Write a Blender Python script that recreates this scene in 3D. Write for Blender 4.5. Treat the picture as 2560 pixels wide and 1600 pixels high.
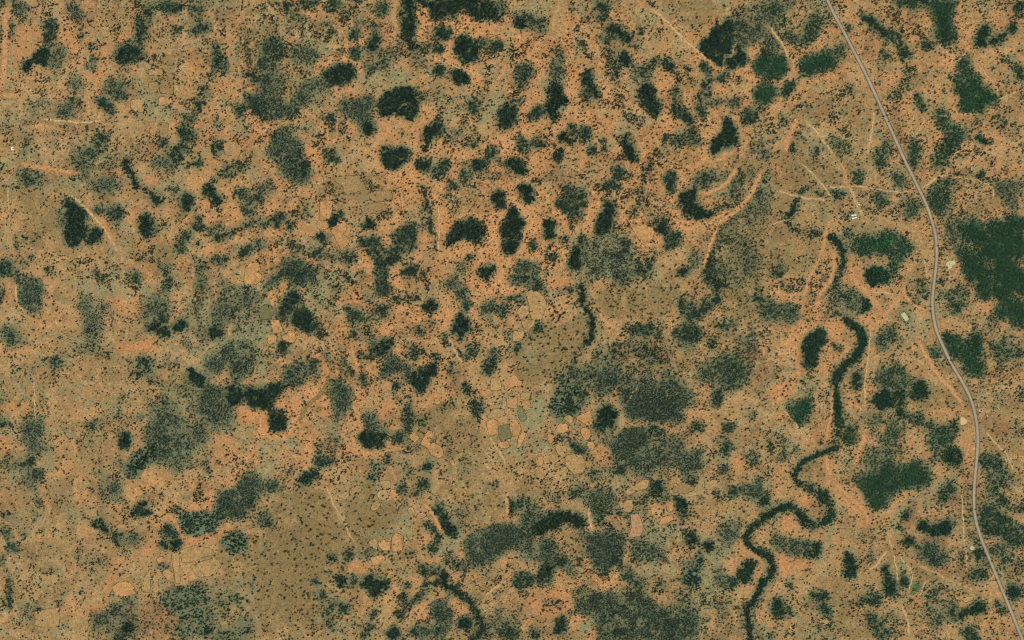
import bpy, bmesh, math, random
import numpy as np
from mathutils import Vector

R = math.radians
for o in list(bpy.data.objects):
    bpy.data.objects.remove(o)
scene = bpy.context.scene
C = scene.collection

# ---------------------------------------------------------------- camera, sky, sun, exposure
CAM_H = 8000.0
cam = bpy.data.cameras.new('camera'); cam_ob = bpy.data.objects.new('camera', cam); C.objects.link(cam_ob)
cam_ob.location = (0, 0, CAM_H); cam_ob.rotation_euler = (0, 0, 0)
cam.sensor_width = 36.0; cam.lens = 36.0 * CAM_H / 2560.0
cam.clip_start = 50.0; cam.clip_end = 80000.0
scene.camera = cam_ob

SUN_EL, SUN_AZ = 57.0, 62.0        # degrees; azimuth clockwise from north (+Y)
world = bpy.data.worlds.new('World'); scene.world = world; world.use_nodes = True
wn = world.node_tree.nodes; wl = world.node_tree.links
sky = wn.new('ShaderNodeTexSky'); sky.sky_type = 'NISHITA'; sky.sun_disc = False
sky.sun_elevation = R(SUN_EL); sky.sun_rotation = R(SUN_AZ)
bg = wn['Background']; bg.inputs['Strength'].default_value = 0.10
wl.new(sky.outputs['Color'], bg.inputs['Color'])
sun = bpy.data.lights.new('sun', 'SUN'); sun.energy = 3.9; sun.angle = R(0.53); sun.color = (1.0, 0.955, 0.89)
sun_ob = bpy.data.objects.new('sun', sun); C.objects.link(sun_ob)
sd = Vector((math.sin(R(SUN_AZ)) * math.cos(R(SUN_EL)), math.cos(R(SUN_AZ)) * math.cos(R(SUN_EL)), math.sin(R(SUN_EL))))
sun_ob.rotation_euler = sd.to_track_quat('Z', 'Y').to_euler()
sun_ob.location = (600, 600, 1500)
vs = scene.view_settings
scene.cycles.filter_width = 1.15
vs.view_transform = 'Standard'; vs.look = 'None'; vs.gamma = 1.0; vs.exposure = 0.0; vs.use_curve_mapping = False

# ---------------------------------------------------------------- traced plan of the place (metres; tile units of 2.646 m)
VEG = """
@0,0
b6 9,2 32,0 33,6 28,10 16,12 10,8
d6 0,10 5,20 5,38 1,42 0,42
d6 7,18 11,26 11,40 6,41 6,30
d6 0,0 7,0 5,14 0,14
d6 46,17 50,18 51,30 48,40 42,42 43,34
b6 28,31 32,33 31,38 27,37
b5 34,24 40,25 40,29 35,29
b5 22,25 26,25 26,29 23,28
d7 73,29 78,26 82,28 81,34 79,38 74,37 72,33
b6 80,38 85,38 84,43 79,45
b5 100,31 104,33 102,37 98,36
d9 22,60 29,53 35,51 39,46 44,47 46,54 46,60 42,62 38,57 32,57 29,61 28,67 24,66 22,63
b5 40,40 52,40 60,48 62,60 56,70 48,66 52,58 46,50 42,46
b5 63,5 72,3 76,10 74,20 66,20
d6 112,0 120,0 114,7 110,5
b5 103,18 118,11 125,13 122,22 114,28 104,31 106,22
d6 128,0 138,0 136,3 129,3
d6 130,15 135,13 138,25 136,36 130,42 126,38 130,30 129,20
d6 140,10 146,6 147,16 143,19 139,17
d6 147,18 152,18 153,24 148,23
d7 154,2 162,0 172,5 175,8 168,10 164,14 158,10 153,8
d6 182,6 192,3 193,10 186,14 180,12
d8 113,50 120,43 128,46 134,54 128,58 120,60 113,55
b4 116,44 134,44 140,50 132,58 122,52
d7 86,54 94,50 98,52 97,55 88,56
d6 103,58 112,56 113,60 104,60
d7 80,60 84,58 85,63 82,66 79,64
d5 88,60 91,62 90,66 87,66
b5 106,42 113,42 112,50 107,52
b5 62,80 74,74 76,80 72,86 63,86
b4 100,74 112,68 118,66 120,76 125,84 121,92 113,94 104,88 100,84
d7 112,90 122,85 121,94 115,96
b5 36,92 44,90 49,93 46,98 38,98
b6 55,106 58,100 64,97 68,100 66,106 60,111 55,110
d4 61,91 80,90 82,92 70,93 62,93
d7 89,90 95,92 100,99 104,99 109,101 108,106 104,112 101,112 103,106 100,101 92,95
d5 136,48 143,45 143,52 138,54
d6 160,29 165,26 170,28 170,33 164,33
d7 180,30 184,26 194,22 196,26 188,31 182,33
d5 200,18 206,17 206,22 201,22
d6 205,44 209,40 210,50 209,58 206,66 198,72 190,74 196,66 203,58 205,50
d5 212,60 218,64 224,70 218,72 210,66
d5 192,80 198,82 200,92 195,92
d8 182,104 184,98 190,97 195,100 193,106 186,108
d6 176,110 180,108 181,113 177,114
d7 230,86 238,90 242,96 242,104 236,100 232,92
d6 222,106 226,94 230,98 231,106 226,112
d6 231,68 240,68 242,78 236,76
d7 166,124 176,120 184,124 187,134 184,146 176,151 160,151 158,148 168,140 172,132
b5 196,118 206,112 210,122 204,128 198,126
d6 88,128 94,126 100,130 102,138 96,146 88,148 84,150 76,150 80,144 86,138
b4 84,140 108,138 110,151 72,151
d5 120,128 126,132 130,142 130,148 126,142
b4 26,124 34,124 36,132 30,134 24,132
d6 21,132 24,134 24,146 22,148 21,142
d6 199,136 210,131 213,136 206,144 198,146
d5 152,132 160,132 154,144 150,140
@1,0
d6 13,3 20,2 25,5 24,9 18,9 14,6
d6 26,6 33,5 34,9 28,10
d5 3,8 9,8 8,12 4,12
d6 39,2 48,0 62,0 60,4 54,5 42,5
d6 72,0 79,0 79,5 74,5
d8 92,0 100,0 98,3 93,2
d7 68,8 72,9 72,13 68,12
d6 116,2 126,2 126,9 120,12 116,7
d7 59,20 64,20 67,26 71,28 69,34 66,40 64,36 65,29 60,25
d6 81,18 84,18 84,24 81,24
d7 88,32 94,27 98,29 97,35 92,36 88,34
d5 98,22 100,20 100,25 96,25
d5 107,22 113,22 113,26 108,26
d5 75,33 83,33 83,36 76,36
d8 106,40 110,36 112,30 117,33 118,38 115,45 112,49 107,47
d7 76,48 82,45 86,47 85,52 78,52
d6 91,48 98,46 100,52 97,55 92,53
b5 121,52 124,45 131,45 134,52 131,58 122,57
d6 8,40 18,34 27,36 28,46 24,54 18,62 8,65 2,62 8,52
b5 32,46 40,42 50,44 58,46 60,52 50,56 40,54 34,52
b4 7,27 20,26 22,33 10,34
b4 26,20 36,16 50,18 52,26 42,30 28,30
d8 63,74 68,68 76,63 88,62 94,68 92,76 84,80 72,77
d7 103,60 110,60 112,64 108,67 104,64
d5 112,60 126,60 126,64 112,62
d7~3 132,21 134,32 140,36
d8~2 139,36 145,41 152,46 160,50
d7~2 141,34 148,40 156,45 164,50
d8 138,10 142,3 148,1 150,12 149,20 151,28 149,34 143,36 140,30 138,22
d8 145,0 200,0 222,4 230,10 236,14 228,20 216,16 205,12 196,9 186,12 178,15 170,15 166,8 156,3
b5 200,0 242,0 242,14 232,14 222,6
d7 184,19 190,16 193,20 188,22
b4 193,21 205,22 210,24 194,22
d8 171,31 176,28 182,30 184,34 178,37 172,35
d7 168,44 173,41 176,45 173,49 169,47
d5 162,40 166,41 164,45 160,45
d8 188,44 192,37 198,40 207,42 210,48 209,54 204,58 196,55 190,50
d6 210,44 215,36 217,40 215,48
d8 223,42 226,38 232,38 234,43 229,47 224,46
b5 143,54 152,53 160,56 160,62 150,64 144,60
d8 171,66 175,62 180,64 179,70 174,72 170,70
d8 188,72 192,68 198,70 200,74 198,77 189,77
d9 118,98 124,88 130,84 142,82 150,84 152,92 155,100 152,108 146,112 138,110 132,106 126,110 118,106 115,102
d5 150,84 160,80 165,90 160,96 154,94
b4 165,84 178,86 180,96 168,92
b7 84,94 100,94 112,92 112,100 106,104 107,112 110,118 108,124 102,124 100,118 94,108 85,103
d9 101,118 107,115 111,119 109,124 102,124
b6 0,66 14,68 20,74 24,84 10,88 0,84
b7 0,88 10,92 24,92 36,90 50,86 62,80 66,74 70,78 60,86 48,94 36,104 24,112 14,108 0,104
d6 202,100 206,92 212,84 218,82 218,88 211,98 210,106 204,110
d8 232,104 235,96 241,94 246,98 245,120 236,120 231,112
d8 156,134 158,126 164,120 172,116 177,118 175,124 168,128 162,132 160,140 156,138
d5 166,128 170,133 168,136 164,133
d6 188,118 197,116 197,122 190,121
d6 134,124 138,124 140,130 136,133
d6 65,112 72,108 76,114 74,118 67,116
d5 78,114 83,114 82,118 78,118
b7 12,132 24,124 32,120 42,118 44,130 42,140 48,150 49,158 45,166 41,172 34,171 28,165 24,155 18,151 8,142
d6 36,140 44,138 50,151 48,160 40,168 36,160
d5 92,131 95,131 94,136 91,135
d6 105,133 109,134 108,138 105,138
d6 118,136 125,138 124,140 118,139
d8 128,142 140,138 144,142 140,151 138,156 130,159 122,159 118,151 122,146
b4 180,124 188,124 188,136 180,134
d6 202,134 210,127 212,131 206,139 203,139
d7 219,141 224,138 227,144 225,150 220,148
d7 66,148 76,147 76,153 70,156 66,152
@2,0
d8 0,18 8,14 14,18 15,26 8,29 2,26
d7 10,11 20,12 26,18 22,22 16,16 10,14
b6 20,20 31,18 33,26 30,33 22,30
d8 81,6 84,2 90,2 91,9 85,11
d5 60,11 66,10 66,14 61,14
b4 55,2 66,2 64,10 56,9
d6 84,15 91,15 90,20 85,20
d8 90,26 96,25 102,28 108,32 112,38 106,37 100,34 98,30 92,29
d7 84,34 92,34 94,37 87,38
d7 111,38 116,41 120,46 118,50 114,45
d5 116,17 121,19 118,21
d6 124,22 130,22 129,26 124,25
d6 119,27 123,27 124,35 121,36 119,32
d5 125,38 128,38 127,41 125,41
d6 136,39 139,39 139,42 136,42
d5 150,20 156,20 154,23 150,23
d6 129,5 134,5 133,8 129,8
d6 63,37 67,38 67,42 63,41
d7 66,42 72,44 75,48 71,50 67,46
b5 63,53 70,53 70,58 65,59
d6 43,47 46,50 48,56 46,59 43,53
b4 90,47 104,48 106,54 96,56 91,52
d8 102,53 108,50 114,52 115,58 109,62 103,58
d6 4,66 14,63 21,64 21,69 18,74 16,82 12,86 9,80 4,72
b4 16,80 26,78 28,86 22,90 18,86
b5 34,60 38,60 40,66 47,66 47,74 42,78 38,80 36,74
d8 38,78 43,78 45,86 51,92 52,98 49,105 44,106 43,114 38,114 36,106 32,98 33,90
d8 65,65 70,66 76,70 78,78 82,86 85,93 82,95 77,88 72,80 68,74
d6 89,70 96,70 102,78 102,82 96,80 90,75
d5 86,64 91,60 92,64 87,70
b4 114,64 132,62 134,74 124,82 112,78
d8 120,88 128,80 134,84 134,92 140,98 139,104 132,108 128,104 128,98 121,98
d6 128,105 136,107 134,114 128,113
b4 134,90 148,94 146,100 140,98
d6 132,54 135,54 136,60 133,62
d7 140,57 146,57 151,66 148,67 142,62
d6 166,58 172,62 174,66 170,66 167,62
d6 178,58 184,58 190,68 186,72 180,66
d6 168,70 172,70 171,77 168,76
d5 157,70 161,70 159,80 157,80
d9 178,46 184,34 190,28 198,24 207,18 210,28 209,36 204,44 204,50 200,58 198,62 192,58 184,52
b6 206,20 218,10 230,8 234,20 232,32 224,44 212,46 206,36
d9 210,44 216,48 220,54 218,62 211,67 203,66 206,58 209,52
b6 228,6 242,6 242,22 236,20 230,14
d6 236,36 242,34 242,48 238,46
d7 196,68 203,66 206,72 202,76 194,78 192,74
d7 174,80 186,74 190,78 186,82 182,88 183,100 180,108 176,108 177,98 175,88
d7 148,88 154,84 160,86 159,96 160,104 168,108 170,116 163,116 158,110 153,100 150,94
d5 160,116 172,116 174,136 170,140 162,128
d5 192,94 198,91 198,96 192,97
d4 207,90 214,92 214,104 208,106
d7 218,104 226,104 234,104 234,114 230,119 222,118 217,113
d9 202,110 204,116 210,120 212,126 208,134 202,140 194,142 188,140 190,134 196,130 199,122 200,116
d7 236,116 242,114 242,126 237,124
b5 226,130 234,131 242,134 242,151 228,151 225,142
d8 46,128 54,128 60,132 61,138 57,139 50,137 46,134
d7 57,118 63,120 63,126 58,126
d7 66,120 72,118 75,130 68,132 66,126
d7 83,133 88,131 92,138 88,142 84,140
d6 73,137 80,140 80,146 75,144
d8 104,130 108,128 112,131 113,138 117,145 116,151 109,151 107,140
d6 20,130 27,130 32,136 28,138 21,135
d7 5,133 13,134 14,142 10,145 6,141
d6 40,147 48,142 55,144 52,150 38,151
d7 14,106 20,104 22,101 29,103 30,108 26,111 16,112
d6 5,90 8,90 9,100 7,104 6,98
d6 136,146 142,140 147,142 143,150 137,151
d5 150,128 158,126 160,136 152,136
d6 146,130 148,134 144,140
d5 118,118 124,118 122,122
d5 108,110 114,118 112,118
d6 86,107 92,110 90,112 87,111
d5 66,86 75,92 74,96 68,92
b5 100,92 110,90 110,97 102,97
@3,0
d8 82,10 88,14 96,20 104,26 112,28 116,32 110,33 102,28 92,23 84,18
d6 116,34 124,34 128,40 130,46 133,52 132,62 128,60 128,50 124,42 120,38
g9 153,0 172,0 172,10 168,20 170,24 174,30 172,38 174,42 168,44 162,36 156,30 157,22 160,14 155,8
d7 122,0 152,0 152,6 140,6 128,4 124,14 122,8
d8 200,26 206,25 209,30 206,40 203,43 198,40 198,32
d8 211,38 216,34 220,38 220,42 214,44 210,41
d8 220,29 226,31 226,36 220,37 218,33
d8 225,18 232,20 237,28 234,30 228,25
b5 204,43 209,44 209,47 205,46
d7 206,0 214,2 214,5 208,4
d7 220,0 230,0 230,4 222,3
d8 233,5 242,2 242,10 237,10
d6 236,13 242,14 242,19 237,17
d7 145,42 150,39 154,42 152,49 146,48
d6 143,26 146,27 144,31
d5 150,26 155,26 156,34 150,34
d7 108,43 112,48 114,56 113,62 111,55
d7 114,66 117,66 116,71 113,70
d6 103,54 105,56 105,68 103,66
d6 100,77 108,76 108,82 102,82
d7 73,28 77,26 81,29 76,31 73,30
g9 34,56 44,54 52,51 56,46 59,48 58,56 60,62 52,64 44,67 40,70 36,72 31,71 34,64
b6 58,42 66,40 76,46 76,53 68,55 58,52
g5 88,48 97,47 98,52 90,54
d5 34,40 38,28 40,20 38,14 46,10 50,14 50,26 48,36 38,40
d5 56,14 61,14 62,22 58,22
d7 50,2 55,2 55,5 51,5
d6 24,34 29,35 29,41 24,40
g9 -13,62 -8,57 0,54 18,55 18,64 14,71 7,75 2,72 5,65 4,60 0,61 -4,68 -8,72 -12,68
b6 0,34 6,36 9,42 5,48 0,48 -6,44
b6 0,8 6,4 14,0 18,0 16,8 12,18 4,24 0,22
g9 -11,82 -4,80 2,82 6,86 4,94 -2,97 -7,94 -10,88
d7 14,84 20,76 30,75 29,79 22,86 16,92 13,92
d4 10,34 24,30 26,33 12,35
d7 33,101 40,97 46,97 44,102 36,105 33,104
d5 46,95 58,95 62,98 50,98
d6 30,103 34,106 33,111 30,110
g8 106,93 112,89 120,84 128,82 126,86 116,91 107,96
d5 72,88 84,86 84,90 74,91
d4 88,96 102,95 90,99
d6 55,112 66,108 75,104 78,107 70,112 58,115
d5 12,110 17,110 18,120 12,122
d5 6,122 11,124 8,134 5,132
b6 25,120 34,119 42,124 42,129 34,130 28,128 24,124
d6 20,138 24,124 27,124 26,132 24,140 28,145 22,144
d7 44,140 48,136 54,136 53,140 48,145 44,147
d5 56,132 62,131 60,134 56,134
b4 62,134 74,133 80,142 80,150 62,150 62,140
g5 100,128 108,122 114,124 116,134 108,133 102,130
g5 98,146 106,138 114,142 108,151 98,151
b4 115,106 120,106 119,124 117,118
d7 142,90 147,90 147,96 145,104 142,108 140,102
d5 154,86 158,84 158,92 154,90
d4 152,100 160,98 160,104 152,104
g6 183,58 186,56 190,62 189,70 186,78 180,80 179,70 181,62
g8 180,80 190,82 186,74 198,76 210,77 216,82 217,90 216,96 208,96 201,94 200,100 203,106 198,107 188,104 182,100 182,90
d6 190,70 198,68 200,74 196,75 192,74
d7 224,54 228,53 232,57 229,63 225,62
d7 233,66 238,62 242,62 242,78 239,74 236,70
d4 222,70 226,76 226,88 224,84
d5 225,96 226,108 224,120 223,108
d6 209,110 216,108 223,113 224,118 220,120 212,116
d5 196,110 203,111 202,114 196,114
d5 231,119 238,119 238,122 232,122
g8 159,113 164,110 169,112 171,118 178,120 182,126 183,136 178,142 172,151 156,151 160,138 166,132 168,124 162,120
d8 197,128 202,125 206,128 211,133 206,135 200,133
d4 183,123 192,125 195,128 186,128
d7 134,136 138,134 140,140 139,151 133,151
d5 238,132 242,130 242,145 238,144
@0,1
d6 17,13 22,10 26,15 25,20 20,18
d6 26,18 33,13 34,18 31,24 27,22
b6 72,5 80,1 90,4 96,10 88,14 78,13
b4 78,14 88,14 90,20 84,22
b6 94,20 100,12 110,14 111,20 106,28 98,32 92,26
d8~3.5 119,2 121,10 125,14 127,20 130,24 138,27 145,32 149,37 150,42
d5 126,30 129,32 128,38 125,38
b6 140,4 150,0 172,2 166,8 158,12 150,10
d6 172,10 178,4 190,0 192,6 184,10
d6 216,4 228,0 232,4 232,14 224,18 216,16
d7 160,25 164,22 168,26 164,30 160,28
d6 199,18 204,19 209,23 208,26 202,22
d5 209,11 214,11 214,15 210,15
d6 216,22 219,23 218,25
d9 170,38 175,33 180,36 180,44 175,48 170,43
d8 190,30 196,26 201,30 206,35 209,40 209,48 207,50 205,42 200,37 193,33
d7 220,34 225,28 230,32 238,34 242,32 242,52 234,52 230,46 232,40 226,37
d9 62,36 68,38 76,45 80,48 86,53 80,54 80,66 76,74 73,72 70,82 66,82 64,74 63,62 64,50
b5 55,44 62,38 64,48 62,66 56,60
d5 84,50 90,58 84,62 80,56
d8 80,74 84,66 92,64 97,68 96,74 90,80 82,79
d7 87,48 90,45 95,46 96,50 90,50
d7 99,47 104,45 112,46 117,50 115,58 110,62 104,59 100,53
d5 107,64 114,63 114,68 108,67
d8 130,58 134,51 140,53 143,58 142,66 138,72 133,70 130,64
d5 154,60 158,58 159,64 155,66
d5 145,66 149,66 150,72 146,72
d5 165,38 168,36 168,40
d5 185,36 190,40 188,46 184,43
d6 185,54 192,52 194,58 187,58
b4 161,50 170,50 178,57 174,58 165,53
d7~3.5 182,62 188,65 194,68 200,71 206,74 214,70 222,67 230,63 240,60
d6 172,70 176,68 176,76 172,78
d6 166,80 170,77 175,80 175,86 170,88 167,84
d6 185,77 189,76 189,81 186,80
d5 203,62 210,62 210,66 204,66
d5 218,82 224,83 222,87 218,86
d8 224,88 230,84 236,84 235,90 228,92 224,91
d7 208,97 214,92 219,90 217,96 210,100
d7 199,93 204,92 206,96 201,98
d6 181,90 185,92 184,96 180,94
d7 0,97 8,96 14,100 13,108 8,113 2,110 0,108
d7 0,120 4,122 5,130 2,134 0,134
d6 18,96 22,90 24,92 23,100 24,106 26,112 20,115 15,114 16,106
b7 16,118 24,115 34,115 40,120 44,128 38,138 32,142 24,140 17,134
d4 20,84 30,86 34,94 28,96 22,92
d4 14,68 24,70 26,80 16,84
d6 41,100 46,97 50,100 49,106 43,106
d5 50,104 62,108 64,115 58,116 52,110
d4 100,98 108,98 110,102 102,103
d5 88,105 94,106 94,112 88,110
d6 122,110 128,104 134,106 137,114 133,120 126,119 122,114
b5 148,92 153,86 154,96 158,102 164,104 164,114 162,122 154,124 150,116 156,108 150,102 147,98
d6 156,112 163,108 163,118 156,120
d5 186,100 192,98 193,106 188,108
d5 188,112 194,112 194,122 186,122
d6 206,108 210,108 209,115 206,114
d5 214,120 218,118 219,121 215,122
b5 134,140 142,134 152,134 158,140 156,146 150,151 134,151
d7 148,148 154,146 157,152 148,153
d4 168,134 178,132 180,136 174,142 170,140
b6 180,134 188,131 192,134 192,142 186,146 190,150 180,151 179,144
b6 202,146 204,140 212,136 220,140 220,148 214,151 204,151
b4 74,140 84,132 98,132 108,140 102,151 80,151
b6 226,128 232,124 242,118 242,132 234,135 228,133
@1,1
d8 152,3 156,-1 163,-1 163,8 159,12 155,11 153,7
d7 170,4 176,0 186,0 182,6 176,12 170,18 166,16
d8 205,2 209,0 214,3 213,8 209,11 205,8
d5 214,12 220,12 219,17 215,17
d6 228,0 234,4 237,9 232,9 228,5
d6 183,18 188,20 193,24 192,28 187,30 184,24
b5 190,8 198,6 203,12 202,18 196,18
b6 0,30 4,24 12,24 13,34 8,36 4,42 4,52 0,53
d5 25,34 31,33 31,37 26,37
d6 44,36 48,36 48,43 45,43
d7 12,54 18,49 24,52 30,53 34,60 36,66 28,66 22,61 14,58
d6 34,52 42,47 50,46 55,54 48,56 44,50 36,55
d8 70,52 73,46 79,48 80,54 76,60 70,62
d8 103,60 107,54 112,58 111,64 108,67 104,64
d5 123,53 127,50 125,56 122,56
b4 140,50 150,46 160,52 162,60 150,62 142,58
d6 136,62 142,59 144,62 138,64
d7 95,78 104,72 112,75 118,70 121,72 120,80 126,83 130,78 128,72 134,68 142,65 150,64 156,66 152,74 150,80 144,84 136,90 134,96 126,100 122,104 120,112 124,114 128,118 127,124 122,129 114,128 113,122 116,116 112,110 112,100 110,94 106,88 108,82 100,82
d9 55,74 60,70 66,70 69,75 66,79 59,79
d9 138,106 142,100 150,102 152,107 146,109 140,108
d6~3.5 158,32 161,42 163,50 165,60 168,74 171,86
b5 182,36 188,34 188,50 184,56 182,44
d8 194,60 198,54 204,54 210,58 211,64 216,68 214,75 208,75 200,72 190,72 184,78 182,86 180,76 183,64 190,62
d8 224,34 230,28 233,32 233,44 229,45 225,40
d8 232,60 236,50 242,46 248,53 252,56 252,64 249,74 246,80 242,88 237,90 230,82 236,76 236,70 232,66
d7 196,90 202,86 206,88 204,92 198,92
b6 190,104 196,99 204,102 202,106 192,108
d9 211,102 217,99 224,104 226,106 218,110 212,110
b6 178,118 184,114 192,113 194,118 188,125 181,127
d5 3,62 12,62 14,66 4,66
d5~3.5 22,76 34,80 46,84 54,88 64,91 76,93 92,94
d6 52,87 60,87 58,91 53,91
d7 62,87 66,89 65,93 62,92
d6 0,78 6,78 8,83 2,85
d5 84,90 94,88 96,95 86,97
b7 10,118 16,106 24,100 36,99 48,102 60,102 62,110 54,118 46,117 38,112 26,112 18,114 14,120
d6 17,132 22,130 22,136 18,137
d8 22,142 28,134 30,124 36,124 41,128 40,134 34,138 30,146 22,146
d8 34,146 38,140 46,138 50,146 56,151 58,158 52,161 46,159 40,155 34,151
d5 70,118 76,116 82,120 78,124 72,122
d6 74,124 78,126 78,132 75,132
d5~2.5 84,116 92,112 100,106
d7 80,136 88,138 98,144 106,148 100,151 90,149 84,144
d5~4 108,146 118,140 130,134 142,129 154,126
d7 116,138 124,138 126,144 118,146
d6 148,124 156,126 152,130 147,128
d8 160,134 165,131 171,134 172,139 166,142 160,139
d7 196,134 201,131 205,136 203,141 198,140
d5 191,122 196,122 196,128 191,128
b6 210,146 218,138 228,136 234,142 236,151 212,151
d6 238,130 242,130 242,140 238,138
d9 190,146 198,145 200,152 200,159 197,165 193,170 188,165 184,159
d4 140,110 148,114 146,122 141,118
d6 64,138 67,138 67,142 64,142
b5 103,128 108,129 110,134 104,133
@2,1
d8 -3,0 4,0 9,7 10,14 7,16 2,13 -2,9
d7 38,0 51,0 50,4 44,5 39,3
d6 68,2 74,4 78,12 72,10
d5 79,4 83,3 83,10 80,10
d8 95,9 99,3 101,7 106,10 105,15 100,14
d8 120,10 126,7 129,2 134,4 132,10 125,11
d5 72,10 80,20 82,22 76,16
d7 86,20 92,18 98,22 104,25 103,27 96,24 88,22
d9 7,28 10,24 16,26 21,32 20,37 15,40 10,36
b6 34,10 42,14 50,16 48,22 40,20 36,17
d7 42,40 46,35 52,40 60,44 64,48 63,52 54,50 46,44
d7 48,24 54,25 60,34 68,30 70,38 64,42 66,52 68,58 63,58 60,46 54,34
b4 60,18 70,20 70,32 62,34 58,26
d5 47,56 56,56 62,60 56,60
d7 62,74 67,70 69,74 66,80 61,80
d9 80,62 84,52 88,42 94,39 98,44 98,50 94,58 92,66 88,71 82,70 80,66
d9 30,66 32,58 35,55 39,64 40,72 36,75 31,73
d7 46,72 51,73 53,77 48,78
d6 15,80 20,77 25,80 23,85 18,85
d5 24,75 28,75 27,78 24,78
d5 33,92 38,89 40,92 36,94
d9 53,92 57,86 60,82 64,86 64,94 65,102 61,105 56,103 53,98
b5 68,86 80,76 90,74 104,72 112,80 118,88 126,94 132,94 134,102 126,108 112,112 96,112 84,106 72,104 66,96
d8 124,100 130,92 134,94 133,102 126,107 120,110 118,107
b7 88,82 108,76 116,90 104,96 90,92
d6 104,73 110,72 110,80 105,80
d8 137,64 141,59 147,61 148,66 143,70 138,68
d7 148,70 154,66 156,74 164,80 152,82 146,86 145,78
b6 130,48 136,40 144,38 142,50 140,60 132,58 128,54
d5 130,82 140,80 144,86 138,90 132,87
d8 155,44 160,36 168,30 176,30 176,36 172,38 172,44 178,46 182,50 190,48 188,54 176,54 168,54 158,46
b6 166,24 174,18 184,11 194,16 194,26 186,30 176,28 168,26
d5 150,50 155,50 154,58 149,58
d7 144,16 150,12 153,18 152,24 150,32 147,30 148,24 143,22
d6 111,26 118,28 126,28 125,31 116,30
d5 88,28 100,32 98,35 90,34
d4 128,26 138,30 134,34 128,32
d5 106,28 110,34 114,42 112,42
d5 118,42 124,42 122,48 117,47
b6 200,30 204,22 213,20 212,28 206,37 201,36
b6 212,12 220,4 224,6 222,14 214,14
d5~2 218,26 215,38 208,46 200,50 195,54
d6~3 184,74 188,68 191,64 190,60
d5 204,52 212,50 210,58 204,58
b5 240,6 236,14 230,24 226,36 220,46 214,50 216,58 224,62 230,54 236,44 242,40 242,6
b5 190,84 200,64 210,60 216,66 222,84 230,96 226,110 210,114 196,112 190,104
d7 181,104 182,96 186,88 190,86 194,90 192,100 190,108 184,112
d9~3 190,112 194,120 193,131
d8~2.5 195,117 206,117
d6 182,110 192,110 196,118 188,118
b7 167,92 172,88 178,90 176,98 170,104 166,100
d8 157,106 163,103 168,106 166,110 158,110
d9~4 64,120 66,128 67,136 71,142 75,150 77,158 75,167 71,171
d6~2.5 71,171 66,175 63,181 60,189
d6 42,122 50,122 60,120 54,127 44,127
b7 2,108 8,98 14,96 24,96 25,104 22,112 14,114 4,113
d8 18,116 24,112 28,118 28,121 22,120
b5 70,104 80,104 80,112 74,116 68,116
d5 0,128 6,126 11,133 8,138 0,136
d5 32,124 38,126 40,140 34,140
d6 158,126 170,132 176,140 170,150 160,148 158,136
d7 172,138 184,130 196,128 196,134 186,138 178,146 172,151
d6 228,124 236,130 240,132 234,136 230,132
d5 140,138 146,136 144,146 140,144
@3,1
d7 98,0 104,0 108,6 103,9 99,6
g7 121,10 127,9 127,16 124,22 120,20
g7 80,18 84,14 91,12 92,17 84,20
d7 132,0 140,0 139,5 134,6
d6 155,0 168,0 170,4 160,7 156,5
g7 184,12 189,6 193,9 193,15 186,15
d8 195,15 200,12 203,16 198,18
d6 163,22 168,18 172,22 170,27 163,26
d7 180,26 184,22 190,18 192,22 188,28 182,30
g6 150,34 160,26 166,32 170,30 172,36 168,42 162,50 158,48 153,42
d7~2.5 172,32 168,40 162,46 160,51
g6 132,56 136,44 142,36 147,44 144,50 138,58
b7 92,40 96,30 106,28 108,36 112,42 106,47 96,48
d8~3.5 19,58 20,52 23,45 26,38 30,32
d6~3.5 30,32 36,27 44,30 50,32
d7 60,30 66,26 71,27 68,32 61,33
d6~3.5 19,60 28,66 34,69 44,69 52,70
d9~5 57,73 64,76 69,80 72,88 73,94 71,101
d6~3 60,104 66,112 63,118 61,122
g7 78,84 88,74 98,73 108,72 112,68 118,66 126,72 136,80 138,86 130,92 120,96 112,90 100,89 86,90 78,88
d5 112,92 124,96 122,108 116,106
d9 91,110 96,104 104,101 110,104 116,108 115,114 108,116 100,118 94,117
b5 85,104 92,103 92,107 87,107
d5 68,65 74,66 80,72 80,76 72,72
d6 70,50 76,51 76,57 71,56
d9 88,128 90,126 95,132 94,140 90,147 87,146 89,138
b4 62,120 70,116 84,120 88,132 84,144 74,151 60,148 62,136
d5 58,140 72,144 72,150 60,148
g9 180,66 188,58 196,57 200,66 208,68 212,58 218,60 222,66 234,58 242,62 242,92 236,92 230,96 228,100 236,104 242,104 242,128 222,128 206,130 196,124 188,116 190,106 184,92 182,82 184,74
b5 172,60 184,54 190,100 182,90 174,74
g8 206,150 214,140 222,132 242,128 242,151 230,154 208,151
g6 166,136 174,124 190,122 190,132 184,140 172,140
g4 164,138 192,140 190,151 170,151
g4 128,112 136,113 144,112 148,118 146,126 140,134 132,134 128,124
d5 149,128 154,126 154,136 149,134
d5 158,128 163,128 163,134 158,133
d5 160,114 168,114 168,120 162,120
d5 104,130 111,127 112,133 104,133
b6 0,130 10,134 20,140 30,148 28,151 0,151
d5 0,104 12,100 22,103 20,110 8,110 2,109
d5 36,130 40,128 43,138 40,140
b5 214,30 230,16 242,12 242,46 228,44 222,36
@0,2
d6 0,6 3,8 2,14 0,14
d7 4,14 9,9 13,12 12,20 6,21
d6 14,21 20,16 26,12 28,15 22,19 16,22
b6 82,4 90,0 96,4 92,10 86,14 81,9
b3 62,18 72,18 86,20 86,26 78,30
d8 138,8 142,3 150,2 152,6 144,10
d9 148,12 154,7 161,8 160,14 152,14
d9 162,6 166,3 176,1 176,6 166,9
d6 164,18 170,17 170,22 165,22
d8 197,10 203,4 210,6 209,14 200,16
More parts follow.
